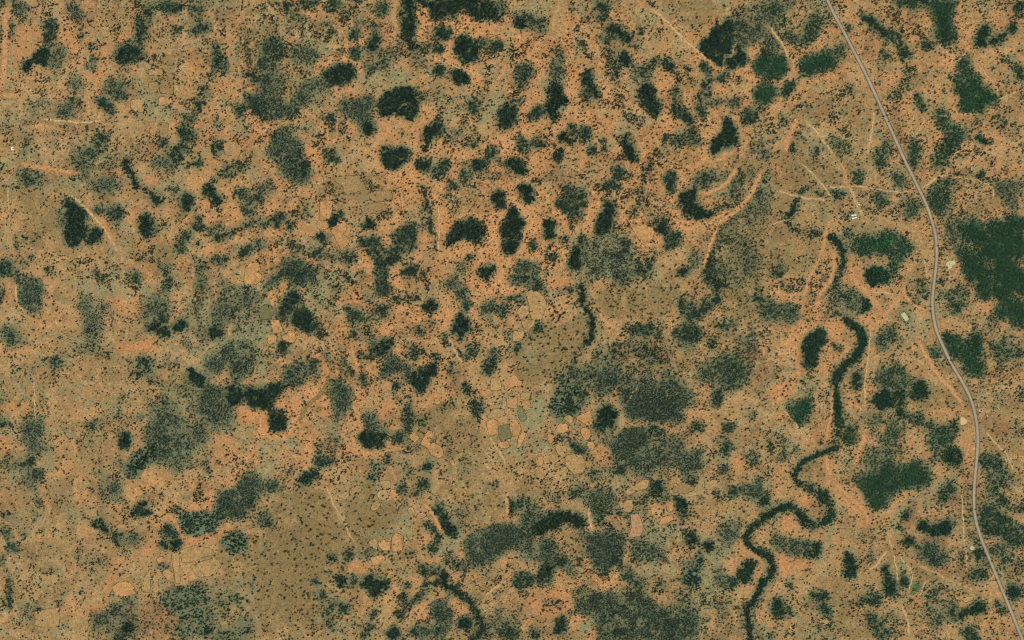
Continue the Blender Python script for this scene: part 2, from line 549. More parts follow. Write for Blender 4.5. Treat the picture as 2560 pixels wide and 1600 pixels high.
b5 176,18 184,8 192,10 196,16 188,26 176,28 174,24
k6 116,40 122,36 132,34 138,34 144,40 150,46 140,50 128,52 118,48
d6 130,36 138,34 144,42 136,44
k4 146,40 156,38 168,36 174,44 168,48 150,46
b7 194,40 204,36 208,28 220,24 236,24 238,36 234,44 236,50 224,52 210,50 200,46
d9 177,44 182,46 188,52 194,52 194,58 190,63 184,60 180,54
d9 214,66 222,60 228,62 232,70 230,76 222,82 216,76
b6 188,70 200,62 214,62 216,80 224,84 220,92 206,98 196,94 186,84
d5 38,38 48,36 56,36 58,42 52,45 40,42
b4 20,48 32,46 32,52 22,52
d5 150,52 157,52 154,60 149,66 148,60
d4 170,58 176,56 178,66 170,68
b7 148,90 156,84 164,86 165,92 158,95 150,94
b6 136,110 144,98 152,94 164,98 176,96 190,106 190,120 180,126 172,118 160,122 150,128 140,124
k7 118,146 122,134 130,124 138,122 146,118 150,126 146,134 138,138 132,142 126,151 120,151
b5 140,126 160,118 176,124 186,134 172,140 150,140
d8 115,112 118,106 122,107 122,116 119,121 116,118
b6 28,100 34,95 40,96 40,106 44,116 40,126 32,132 26,130 30,118 26,108
d9 26,134 33,130 35,136 33,139 26,138
d6 36,144 42,141 44,146 40,151 36,148
b5 10,140 24,136 32,142 34,151 24,151 12,146
d6 5,122 10,122 12,128 8,130
d6 0,132 6,131 6,136 1,136
d7 0,96 6,97 6,102 1,102
d5 0,86 10,86 10,92 0,90
d6 0,76 5,78 4,82
d7 0,54 2,56 2,63 0,62
d4 16,104 24,104 26,110 18,110
d4 110,68 116,66 122,80 120,82 112,82
d5 134,76 142,74 140,80 134,80
d5 84,98 92,94 94,98 86,103
d4 110,90 120,88 118,92 111,94
d5 88,132 94,130 94,138 88,138
d5 90,142 98,139 97,146 91,148
d5 86,122 92,122 96,128 88,126
b5 102,148 108,134 118,132 116,140 108,146
d7 200,134 208,133 208,138 201,138
k5 190,140 198,136 202,146 192,148
d5 96,30 102,30 101,35 96,34
d4 78,26 82,24 92,26 90,16 94,18 92,30 80,30
@1,2
d4 24,2 34,2 34,8 28,8
b5 60,10 68,8 70,14 64,19 60,17
d8 22,22 27,20 28,28 25,30 22,26
b6 61,29 66,27 72,32 70,38 64,36
b7 36,46 42,38 48,34 50,38 58,40 58,50 50,54 44,60 40,62 32,62 28,56 30,52
d8 -12,66 0,62 8,64 16,60 26,60 28,64 20,70 16,76 18,84 12,86 6,82 0,84 -8,78
d8 16,86 24,86 28,94 24,102 18,102 14,96
d4 88,4 92,0 90,12
d6 88,12 92,12 91,18 88,18
d7 92,29 98,28 103,31 102,35 95,36
d6 105,33 110,32 114,36 110,38 105,36
b6 103,10 110,5 112,10 104,14
b6 106,16 112,14 114,20 106,21
d8 110,28 116,20 122,18 131,20 130,24 122,28 114,33 110,32
d7 150,10 154,8 158,12 154,14 150,13
d4 160,4 170,2 172,8 162,8
d5 136,6 142,4 142,14 138,20 136,14
d6 175,18 180,16 182,26 177,26
d6 165,32 168,30 174,36 172,38 166,35
d5 158,26 162,27 161,32
d6 190,30 198,36 197,41 192,38
b5 144,24 152,24 152,38 148,44 144,36
d6 202,30 206,22 212,19 212,22 209,32 205,38 202,36
d7 216,44 220,36 226,36 228,46 222,50 217,48
d5 222,28 228,30 226,36 222,34
d7 220,0 232,0 230,4 224,6 220,4
d6 235,12 238,12 238,19 235,18
d6 210,8 214,8 214,11 211,11
b7 118,44 124,38 132,37 138,42 134,50 126,52 120,48
b6 138,42 152,42 156,48 150,58 142,62 138,58 146,50
d9 148,50 154,46 160,47 163,40 168,40 170,46 168,53 164,58 160,64 154,67 148,64 147,60 150,54
d7 182,40 186,38 190,43 194,48 190,50 184,46
d7~3.5 78,34 84,40 87,46 91,50
d8 97,52 101,50 104,54 104,60 107,64 103,64 100,58
d6 112,60 118,56 122,57 116,61
d8 128,61 133,59 136,62 134,66 129,65
d6~3.5 126,68 132,72 136,78
d6 145,72 148,72 148,76 145,76
d8 195,62 200,56 204,62 204,68 199,70 195,66
d5 186,52 190,58 188,66 184,62
b7 74,68 78,62 86,62 88,68 84,76 88,78 86,86 80,90 78,98 72,98 74,84 78,78
d6 87,90 92,88 93,93 88,94
b6 100,92 108,88 118,90 121,98 120,106 110,108 102,104 100,98
d9 98,108 102,105 107,110 111,110 116,106 121,108 120,114 116,120 108,123 104,122 100,116
d6 140,82 148,82 148,90 144,96 140,106 138,100 142,92
d6 154,96 160,92 167,96 164,101 156,100
d7 206,78 212,76 213,84 209,92 204,91
d5 206,92 210,94 208,98
d5 174,80 186,76 188,80 176,86
b6 60,112 66,106 74,108 76,116 72,124 64,122
d7 52,132 58,128 66,128 72,124 76,130 74,136 66,136 60,140 54,136
d8 46,148 52,140 58,142 62,148 54,151 49,155 44,155 40,151
b6 24,142 34,136 42,132 42,136 34,144 28,146
d6 92,128 98,128 97,138 90,138
d5 122,128 128,124 131,132 126,138 123,134
d6 130,110 136,108 138,116 132,118
k5 108,136 116,136 120,144 112,151 107,144
d6 148,126 152,124 154,130 148,130
d8 160,138 164,135 167,138 164,142 160,141
d5 178,122 184,122 182,132 178,128
d4 140,116 146,114 144,124 142,132 140,126
d5 142,142 147,142 146,146 142,146
@2,2
d6 100,10 108,6 118,4 130,4 138,2 140,10 146,16 138,18 128,12 118,13 108,10
d7 152,12 160,6 170,2 180,6 184,12 172,18 160,20 154,17
d4 186,4 200,2 214,2 212,10 200,10 190,8
d7 20,8 30,6 30,9 22,11
d5 30,7 36,6 36,9
d6 15,15 18,15 18,19 15,19
d7 4,24 10,24 10,29 5,29
d7 42,54 46,54 46,60 42,60
d6 183,20 190,19 191,26 185,27
d5 104,22 110,20 112,26 106,26
b7 52,48 58,44 64,48 70,52 84,46 96,44 108,48 110,56 104,60 96,58 84,62 74,60 62,56 52,58
k3 80,30 100,20 140,26 158,40 158,52 130,48 100,44 84,40
k6 40,64 50,58 62,60 68,70 66,84 58,92 46,92 38,86 38,74
d7 50,70 58,74 62,84 58,88 54,82
d8 80,92 84,84 90,80 96,84 98,92 100,98 96,100 88,100 82,98
d5 78,96 90,98 100,98 94,104 82,106
b9 106,62 112,60 116,70 124,70 132,74 142,70 150,74 156,84 164,88 160,94 140,94 124,92 112,92 108,84 106,74
b6 112,58 130,54 150,56 164,60 168,70 166,86 150,78 130,72 116,66
k8 128,101 136,98 144,104 140,110 132,108
b9 106,104 116,102 124,108 130,114 130,122 120,124 108,118 100,112
b7 92,122 100,110 112,116 128,122 132,132 126,140 132,146 120,140 108,138 98,130
d8 96,138 102,134 110,138 106,142 98,142
b5 130,114 144,110 158,114 160,126 152,136 138,140 132,130
b6 160,124 170,118 182,124 182,140 170,150 158,144
b7 174,50 186,44 194,44 198,36 208,36 218,38 224,48 222,58 214,62 204,64 196,58 184,56
g7 204,42 212,42 214,48 206,52
b6 208,20 220,12 234,14 236,22 226,26 212,28
d7 192,66 198,62 200,70 198,80 192,84 190,78 194,72
d5 172,78 176,80 176,86 172,84
d6 161,56 166,55 166,60 162,60
d6 170,98 178,98 184,104 176,106
d7 196,106 204,100 212,96 212,100 206,105 198,108
d5 218,84 226,86 232,92 228,96 220,92
d6 222,102 230,102 228,106 222,106
d6 236,102 242,100 242,116 238,112
d5 235,70 242,68 242,76 236,76
b5 216,120 226,116 230,124 238,128 240,140 232,136
d7 199,138 203,136 204,142 200,142
d5 190,114 208,118 206,124 196,124
d5 164,116 170,118 168,124
d7 54,116 60,115 65,119 66,124 62,126 58,121
b5 48,116 54,116 56,120 50,120
d6 62,120 70,128 66,128
d7 18,132 22,132 24,137 20,138
d6 42,110 46,110 45,115 42,114
d5 5,130 10,130 9,135 5,135
d6 78,142 82,142 80,150 76,148
d6 72,134 76,136 74,140
@3,2
d9~6 75,0 80,4 85,8 88,16 90,20 89,26 85,32 80,37 74,43 68,50 64,58 63,68 65,80 67,92 67,98
d8 38,14 42,10 52,9 58,12 56,18 48,26 46,34 44,44 38,45 34,38 36,30 34,24 36,18
d5 12,12 16,12 17,17 13,16
d6 63,22 68,21 70,28 64,28
b5 104,14 112,8 120,10 116,20 120,28 112,30 102,22
g8 157,28 162,28 168,38 173,48 168,49 162,42
g8 166,17 176,14 182,14 184,20 182,30 178,41 173,34 167,22
g8 184,20 198,16 202,24 204,34 202,44 207,48 200,54 192,52 188,46 184,36
d8 165,14 176,11 180,16 170,18
d7 184,20 190,14 200,16 203,30 198,28 190,22
b5 206,10 216,4 224,16 238,22 242,34 234,44 220,48 216,40 224,34 212,24
d6 193,8 200,6 200,10 195,10
d6 232,3 242,0 242,12 236,12
b5 98,54 106,46 118,42 128,46 132,56 128,66 118,68 108,64 100,62
d9 100,76 106,68 112,66 116,70 118,78 112,84 104,84
d8 118,70 126,66 130,72 126,80 128,86 131,89 128,92 122,86 120,78
d8 138,70 140,58 145,55 150,62 152,70 148,75 140,75
d7 130,98 130,94 140,90 150,92 155,94 152,100 142,96 134,99
d8 78,58 82,50 88,54 88,60 80,62
b5 55,30 62,30 58,40 54,38
b5 30,60 36,54 42,56 42,64 38,72 30,72
g9 18,82 26,76 34,74 41,78 43,88 40,96 34,100 28,100 22,92
b4 48,70 54,66 58,74 54,82 50,80
d5 92,94 100,92 106,96 102,102 94,104
d6 75,98 78,100 80,108 80,116 72,114 62,110 60,106 70,108 75,106
d9~3.5 65,122 58,124 52,126 44,128 38,132 32,136 28,140 24,146 26,151 32,154
b6 0,112 8,108 18,110 28,118 22,126 10,130 2,126
d7 0,112 6,118 5,124 0,126
d6 43,118 50,112 53,110 52,114 46,120
b5 106,112 116,100 122,98 126,108 122,118 110,120
b6 96,124 110,118 116,124 114,133 118,136 108,146 98,140
g8 112,136 120,133 128,140 140,138 150,138 156,144 155,151 146,157 130,156 122,161 116,169 110,176 104,177 98,171 92,163 90,152 100,146
d8 164,132 168,124 176,119 184,121 185,128 180,135 170,136
g6 154,112 162,104 172,100 180,106 172,114 166,124 158,124
d5 172,98 178,94 182,104 176,104
d6 150,130 156,126 158,132 152,134
b4 134,106 144,104 148,110 142,114
g8 240,60 235,70 238,78 242,79
b5 212,74 222,70 226,76 214,80
d5 232,96 242,88 242,112 234,112
d5 201,130 210,124 226,132 226,142 216,140 204,138
d6 236,148 242,146 242,151
b4 204,144 226,140 230,151 204,151
g4 199,88 206,86 204,96 201,96
@0,3
b7 94,6 96,0 112,0 112,10 106,16 98,18
d6 78,6 84,2 88,12 82,14
d4 72,20 82,18 76,22
d5 26,12 34,14 39,20 36,26 34,34 31,32 33,22 28,16
d6 149,14 153,11 156,15 155,20 150,20
d6 112,22 116,19 118,24 113,24
d9 122,32 128,26 132,18 136,24 140,28 140,33 132,31 126,35
d9 87,40 92,38 97,42 104,45 100,47 92,46 87,43
d8 107,46 111,48 112,54 112,60 109,61 107,56
b5 114,52 122,53 128,58 129,64 122,70 114,68 110,62
k8 172,42 174,33 180,32 192,32 204,34 210,32 210,38 204,46 196,50 186,52 178,50 174,46
b8 208,20 216,12 226,6 232,2 242,0 242,20 236,28 228,34 216,36 208,38 206,28
k7 208,56 216,50 226,48 236,52 232,62 222,68 212,66
d7 151,48 158,44 164,46 167,52 163,56 156,52
d7 151,60 156,56 160,60 158,66 152,64
d8 162,60 168,55 173,58 174,63 168,66 163,63
d5 164,26 172,26 168,32 162,36
d6 3,32 10,34 10,40 4,38
d5 0,42 12,44 8,54 0,54
d6 22,50 26,48 27,54 23,55
d6 8,66 12,61 16,64 14,68
d6 0,76 6,76 4,82 0,83
d7~2.5 10,92 8,102 9,112 11,122
d6 2,112 5,112 4,122 2,121
d4 30,116 36,114 38,124 32,124
b4 22,126 34,122 44,130 36,134 24,132
d6 69,94 74,94 74,97 70,97
d8 77,103 81,104 80,107 77,106
d6 106,94 114,88 120,86 124,88 120,92 110,98
d8 163,103 166,100 173,100 173,104 168,105 164,104
d6 150,78 156,80 158,84 152,83
b6 80,128 88,126 100,126 108,120 110,112 118,112 124,116 124,124 116,128 120,136 126,140 126,146 118,148 112,151 106,146 98,140 90,138 84,134
d8 106,126 112,126 112,132 106,132
d8 116,138 122,136 126,142 122,147 117,144
d9 108,151 116,149 118,152 110,154
k4 148,108 170,106 190,100 204,108 242,110 242,140 220,151 170,151 172,130 160,120
d7 232,100 238,98 241,102 236,106
d6 208,102 214,100 216,105 210,106
d6 184,100 188,102 184,106
d7 188,96 192,95 191,98
d9 193,142 198,138 203,140 203,146 197,147
d6 213,128 220,128 218,133 213,132
@1,3
d7 12,4 22,2 24,8 18,12 13,9
b6 0,0 12,0 10,10 0,14
b6 0,32 8,30 14,36 16,42 10,46 0,46
d7 9,40 15,40 15,45 10,45
d6 132,6 138,4 142,8 141,15 136,15 132,10
d7 152,4 160,0 166,4 160,8 154,7
d6 162,14 172,14 174,17 164,17
d7 186,14 190,13 191,19 187,18
b5 200,18 210,15 216,20 214,26 206,28 201,24
d8 164,28 172,24 177,20 180,24 178,30 170,33 166,32
d5 150,12 156,12 154,20 155,30 151,26
d8 173,34 180,33 180,40 188,44 189,50 182,52 177,48 174,42
b5 192,24 198,26 196,40 192,46 190,34
d6~4.5 162,42 168,46 172,52 171,60 167,68
d7 164,66 168,66 168,71 164,70
d8 236,22 240,18 244,20 244,32 238,30
d5 220,0 232,0 230,4 222,3
b8 196,62 204,50 216,48 230,44 242,42 248,46 250,56 242,66 230,70 222,76 212,82 204,80 200,72
d8 84,70 87,66 91,68 90,74 85,74
d6 68,72 72,69 77,76 76,80 70,76
d5 82,78 86,78 88,83 84,82
b6 98,64 104,60 110,66 114,70 106,71 100,68
d6 140,68 148,64 150,70 146,76 141,74
d7 130,82 134,80 137,83 134,86 130,85
b6 176,66 182,64 186,68 184,74 178,73
d5 168,76 180,74 184,76 178,79 168,79
d5 185,80 196,76 202,78 196,86 186,85
d7 154,80 160,80 168,82 176,86 180,90 174,90 164,86 156,90 153,85
d8~4.5 177,88 178,96 182,100
d8~3.5 184,100 190,105 196,112 204,117 208,122 211,130 214,136 214,142 209,148 202,152
d7 158,98 164,93 172,92 174,96 168,104 160,106 154,112 148,116 142,120 144,114 152,108
d7 134,112 140,107 143,112 140,119 135,118
d8 133,124 138,122 143,126 141,131 135,129
d6 141,98 146,96 149,101 144,104
d5 130,96 136,94 134,98
d9 101,96 104,90 110,91 112,96 118,94 124,96 124,102 116,103 112,109 106,108 103,102
d8 78,94 82,90 85,94 84,100 79,99
d7 92,92 96,90 97,96 93,97
d6 88,97 92,97 92,101 89,101
d5 75,102 78,101 78,105 75,105
d6 51,96 58,94 61,98 58,101 53,99
d6 61,84 67,84 67,89 62,88
d5 58,90 61,90 60,94
d8 80,118 85,115 89,119 87,124 82,123
d5 70,112 78,112 80,118 72,116
d6 62,107 66,107 65,113 62,112
d6 65,124 71,124 70,128 66,128
d5 58,130 66,128 62,133 58,133
d6 56,138 62,136 60,142 57,141
d5 68,136 74,138 72,144 68,143
b5 36,128 41,128 40,133 36,132
d5 8,138 14,135 18,143 10,144
d6 35,50 39,50 39,53 35,53
d6 36,54 39,54 38,60 36,60
d7~3.5 112,124 108,132 106,140 102,148
b7 166,120 172,116 180,120 184,128 182,140 174,148 168,140 170,130
b6 150,134 164,132 170,144 168,151 160,148 150,142
d9 146,140 152,142 155,146 150,146
d8 192,134 198,129 206,132 206,138 198,140 193,138
d9 124,144 130,141 136,144 138,151 126,149
b6 212,100 218,94 226,90 231,96 228,102 218,106 212,104
d7 236,136 242,132 246,140 246,151 238,146
b5 222,122 236,124 242,132 236,132 226,128
d5 176,104 186,106 184,112 176,112
b5 108,84 120,80 122,86 112,88
@2,3
d7 0,22 8,20 18,17 18,20 8,24 0,26
d7 51,14 56,11 65,12 65,16 56,18
d6 35,16 42,16 46,22 45,27 40,22
d9 20,50 22,44 28,38 34,32 44,31 48,29 52,30 56,32 52,33 62,35 68,40 69,48 63,46 54,40 48,38 47,46 40,46 34,46 28,52 24,54
b6 10,30 18,26 28,34 20,44 18,54 28,60 40,58 42,70 36,78 24,72 12,74 8,56
b6 72,18 86,14 98,18 100,28 88,32 84,40 78,42 74,32
k4 84,32 100,30 108,40 108,50 92,48 84,42
b8 70,56 80,50 96,50 106,54 106,66 100,68 98,76 92,84 84,84 76,76 70,66
d7 100,80 110,82 114,88 116,94 110,95 104,88
d6 94,68 104,66 104,76 98,82
d5 112,56 122,56 120,60 112,60
b5 110,68 126,66 140,64 142,70 150,72 146,76 130,78 112,76
d9 130,8 134,2 142,1 145,4 144,10 138,14 132,12
d7~3 132,14 126,18 120,22
d8 165,0 174,0 173,4 167,4
d5 140,16 148,16 146,22 140,20
d8 154,18 160,16 166,20 166,25 158,26 154,22
d6 172,16 182,16 182,19 174,19
d8 207,8 212,6 215,10 213,14 208,13
d6 191,10 200,8 200,14 192,16
b6 219,2 228,0 242,2 242,20 236,22 228,18 221,14
d8 234,20 241,18 242,24 238,24
d6 160,30 166,28 168,36 172,42 166,43 161,40
d8 167,50 171,48 173,54 178,56 175,64 172,68 168,64 166,58
d6 161,44 165,46 163,62 161,56
k9 172,68 179,65 179,76 176,86 176,94 172,102 167,100 164,94 160,88 164,81 170,78
d8 182,60 186,56 190,58 190,64 191,69 185,69 183,64
b5 200,46 212,44 214,54 206,64 200,60
b5 194,66 198,66 196,76 192,80
d8 216,80 221,75 230,77 230,86 226,95 220,96 216,88
d6 206,94 212,92 214,99 210,104 206,100
d9~4 260,24 254,26 248,30 242,34 234,40 228,44 223,50 221,57 225,63 232,68 240,72 245,76 247,82 244,88 238,96 234,104 230,110 226,116 222,122 222,132 224,140 225,151
d8 29,82 36,80 41,82 38,88 30,92 27,90
d8 43,76 50,73 50,80 44,82
d6 60,72 68,72 66,77 60,77
b6 28,92 36,90 36,102 34,110 28,106
d7 0,88 10,86 18,92 22,96 18,101 8,100 0,100
d7 65,98 70,98 70,102 66,103
d5 84,86 92,86 90,92 84,91
b5 60,80 68,82 64,90 50,100 50,90
d5 38,112 46,112 48,120 42,124 38,118
d5 30,118 36,116 34,122
d5 8,108 22,106 22,114 12,116
d8 46,130 50,132 50,140 44,146 38,148 42,140
b7 60,112 76,108 90,112 100,112 112,98 126,96 130,104 122,116 134,116 150,124 168,124 174,136 170,151 84,151 82,138 76,128 64,122 50,128
d6 110,96 124,96 122,108 110,106
b5 150,116 160,108 164,112 154,122
d8 112,134 122,128 126,124 116,130
d7 137,98 142,93 143,99 138,101
d6 16,144 30,142 32,151 18,151
b4 186,92 200,86 204,98 188,100
d4 180,134 190,134 192,146 182,146
b5 238,142 242,140 242,151 236,151
@3,3
d6 30,0 38,2 44,8 42,14 36,10
d9 48,10 52,6 58,10 60,18 56,21 49,18
d8 60,24 64,24 66,30 62,36 56,40 52,38 58,34 60,28
d8 24,27 30,28 36,32 34,36 42,40 46,46 40,46 32,42 28,34
d9 8,28 12,24 20,22 22,27 16,30 8,31
d7 162,20 164,10 168,6 174,4 176,8 172,14 166,20
d7 128,36 130,30 138,24 140,26 136,34 134,37
d6 123,42 128,40 128,48 126,52 123,46
d9 142,46 147,39 152,41 156,44 164,40 172,42 170,50 160,53 150,50
d6 146,26 152,26 152,31 147,31
d8 126,54 134,56 138,62 136,66 130,65 128,60
b7 142,68 150,62 160,62 162,70 168,76 160,80 150,76
b7 166,64 178,66 187,74 184,78 174,74 168,70
d8 194,70 200,68 204,74 200,77 195,75
d6 197,56 200,58 202,66 198,64
d7 202,22 210,24 218,28 226,36 236,42 242,52 240,60 234,62 226,58 218,52 208,50 202,44
d4 204,6 220,4 242,10 242,30 226,30 212,20
d5 184,6 192,4 192,12 186,14
d8 225,102 232,99 239,103 237,107 230,110 226,106
b5 214,64 226,62 230,80 218,78
d4 236,76 242,74 242,84
d6 192,88 200,86 206,92 198,94 194,92
d5 222,94 228,94 224,98
d9 72,68 76,68 80,76 84,88 82,92 76,90 73,80
b5 84,66 90,56 98,52 101,60 100,76 92,80 86,74
d6 72,38 80,36 86,40 84,44 74,43
d6 78,52 83,50 82,56 78,56
d8 109,84 112,80 116,88 118,96 120,106 114,108 110,104 113,94
d8 123,98 127,92 131,94 132,100 128,103 124,102
b7 4,58 12,54 24,57 31,60 31,68 26,72 20,68 12,62
d8 34,60 40,58 46,63 49,70 46,73 38,71
d6 34,86 38,84 42,87 40,91 35,90
d5 34,96 38,94 38,99 34,99
d6 20,99 23,99 24,106 20,105
d8 36,106 44,104 48,108 53,110 56,106 54,114 50,115 44,110 38,109
d6 54,116 62,126 60,134 56,128 50,120
d8 7,116 10,111 16,112 16,122 16,132 8,132 6,124
d7 19,123 24,122 24,129 20,129
d6 32,118 36,116 37,122 33,122
d7 0,142 5,144 7,151 0,151
d7 46,140 50,140 50,144 46,143
d7 84,118 92,112 96,108 104,108 107,114 104,117 98,114 92,118 90,124 86,128
b5 108,114 118,116 124,124 126,136 118,132 110,120
d4 84,126 104,122 108,134 118,144 122,151 108,151 100,140
d8 181,124 190,120 196,114 200,116 206,122 200,127 194,126 188,130 182,130
d6 170,132 172,116 178,122 176,136
d7 180,138 188,140 200,136 200,146 198,151 176,151
d7 214,116 219,114 225,122 225,128 220,124
d6 229,116 233,116 233,122 230,120
d4 234,124 242,124 242,130 236,129
b5 150,100 164,102 166,112 158,120 150,112
d6 136,148 144,148 142,151
d4 154,120 168,134 160,134 152,124
@3,1
h8 98,82 106,78 112,73 120,74 118,78 108,82 100,84
h8 104,105 112,104 114,110 106,108
d5~2.2 71,101 66,108 62,116 60,128 61,140 66,148 75,152
@3,2
d5~2 67,98 68,106 66,114 65,122
@3,3
d7~2.8 26,0 34,5 42,10 50,14 57,18 62,26 64,31 60,36 54,39 45,42 36,37 28,30 20,25
h6 136,98 140,96 140,107 135,108
@3,0
g7~3 110,30 118,34 125,41 130,49 132,60
g5~3 131,61 133,70 131,78 126,84
@2,2
d6~2 63,30 61,36 59,42 56,50
"""
FIELDS = """
@1,1
y 74,16 98,14 102,22 104,28 96,30 84,33 82,25 74,20
o 60,38 73,38 72,48 70,56 60,56
o 58,57 70,57 67,66 60,66 57,62
o 76,60 80,57 85,57 86,66 82,70 88,74 88,78 80,86 76,78 74,72 70,68 72,64
y 103,42 112,40 122,40 125,44 118,50 102,51 99,47
y 106,30 128,28 129,36 122,39 108,39
o -10,100 -2,96 4,98 5,103 2,106 6,108 5,114 0,118 -12,117 -11,108
g 2,142 8,136 14,137 17,144 14,151 4,151
@1,2
o 14,0 22,0 26,10 22,13 15,12
o 23,17 32,9 37,12 38,18 35,22 29,20
o 10,18 14,13 20,14 19,21 14,24 10,21
t 222,55 230,54 232,60 232,66 221,67
o 234,57 242,53 246,52 248,57 252,58 251,62 242,64 235,69
o 237,74 242,72 247,73 247,82 243,84 237,83
g 229,100 238,98 242,100 242,112 232,114 229,110
o 217,95 228,94 228,104 226,109 221,110 218,102
o 228,116 238,114 240,120 236,122 228,120
t 219,90 224,84 234,84 236,91 228,92.5 218,93.5
t 145,108 151,106 155,112 151,116 146,113
o 158,112 162,105 166,104 168,109 163,116 170,116 176,120 178,127 173,131 166,128 162,121 155,118
o 182,133 186,131 188,136 185,138
t 170,64 176,62 180,66 178,70 171,70
o 169,74 174,74 174,80 169,80
@2,1
o 109,57 122,54 124,61 135,64 135,70 130,78 124,81 116,70
o 118,50 122,48 126,52 122,53.5
t 12,126 20,122 29,128 33,134 30,146 28,151 18,151 17,144 16,136
t 4,143 10,137 14.5,137 16.5,145 8,151
@2,2
t 8,0 22,0 20,6 14,10 10,7
t 0,10 12,11 13,14 8,20 0,20
o 8.5,77 18,76.5 17,84 13,86.5 9,80
t 8,69 16,68 18,72 16,75.5 8,75.5
g 6,80.5 8,81 12.5,87 14,94 10,97 6,93 5,86
o -2,94 4,93 7,97 8.5,103 6,109 0,110 -2,104
o 10,102 14,104 12,112 8,120 4,122 6,112
t 48,92 54,89 58,92 58,97 52,97
o 60,92 68,88 74,86 77,94 74,101 68,98 62,94
o 41,104 44,97.5 52,98 54,102 51,107 44,108
o 64,103 68,101.5 74,104 75,110 71,114 66,110
o 70,115.5 76,113 79,119 76,124 72,121
o 33,107.5 40,109 40,114 36,118 33,112
t 40,118 48,114 52,124 48,132 42,125
o 22,130 30,128 30,136 26,139 22,136
t 35,127 41,126 46,133 40,136 35,133
t 50,129 58,126 66,128 70,134 68,144 58,146 50,138
t 56,104 60,103 61,108 57,109
@1,3
t 117,0 127,0 128,7 118,7.5
t 114,12 119,8.5 124,9 125,17 119,20 115,18
o 126,14 127,9 132,9 136,17 131,20
t 108,26 113,18 118,23 115,28 110,29
t 143,28 147,24 150,28 150,32 145,32
p 152,32.5 158,30 162,33 158,36 152,37
t 106,58 111,55 115,57 115,66 112,65 108,62
o 116,57 126,56 127.5,67 120,67 116,63
o 127.5,55 131,50 136,50 138,58 139,66 129,69
t 139,52 142,52 144,57 149,59 146,63 140,61
o 108,73 120,71 123,75 117,80 110,81
@2,3
t 106,12 112,6 118,4 122,0 130,0 128,8 118,11 110,15
y 152,6 160,2 166,5 172,4.5 172,10 164,13 152,12
t 100,20 107,20 111,18 115,20 114,30 108,31 102,26
p 112,32 120,32 122,38 125,46 122,53 114,55 111,52 113,44
o 146,22 150,19 153,22 153,28 149,31 146,28
o 141,36 152,32.5 153,38 146,42 138,43
t 182,0 195,0 192,8 182,10
@0,3
t 170,66 184,62 200,64 202,70 190,74 180,78 172,78
t 180,81 190,77 204,73 210,80 204,90 188,92 182,86
o 105,102 112,96 120,96 126,100 129,108 118,110 110,110
t 134,100 138,88 142,86 142,106 134,105
t 144,90 149,88 150,106 143.5,106
t 152,86 158,84 164,88 165,98 158,94
o 147,74 154,72 156,76 150,80
t 162,70 169,68 171,98 166,98
t 33,124 56,120 56,138 44,140 33,138
@0,0
y 140,78 149.5,77 149.5,86 141,90
y 150.5,78 164,76 164,90 151,88
t 124,94 136,92 136,106 128,106 123,102
o 150,91 162,92 164,98 150,100
y 154,52 165,52 165,62 154,61
t 140,66 154,64 155,71 140,71
t 141,116 149.5,115 149.5,129 142,128
y 150.5,116 160,116 158,130 151,130
o 32,118 38,115 43,119 42,125 35,126
t 211,134 224,133 229,140 226,148 212,146
@3,1
p 208,6 214,6 215,16 204,16
@3,3
t 182,112 193,109 195,113 186,116
t 48,132 56,130 58,136 50,138
y 67,46 80,46 78,55 68,55
"""
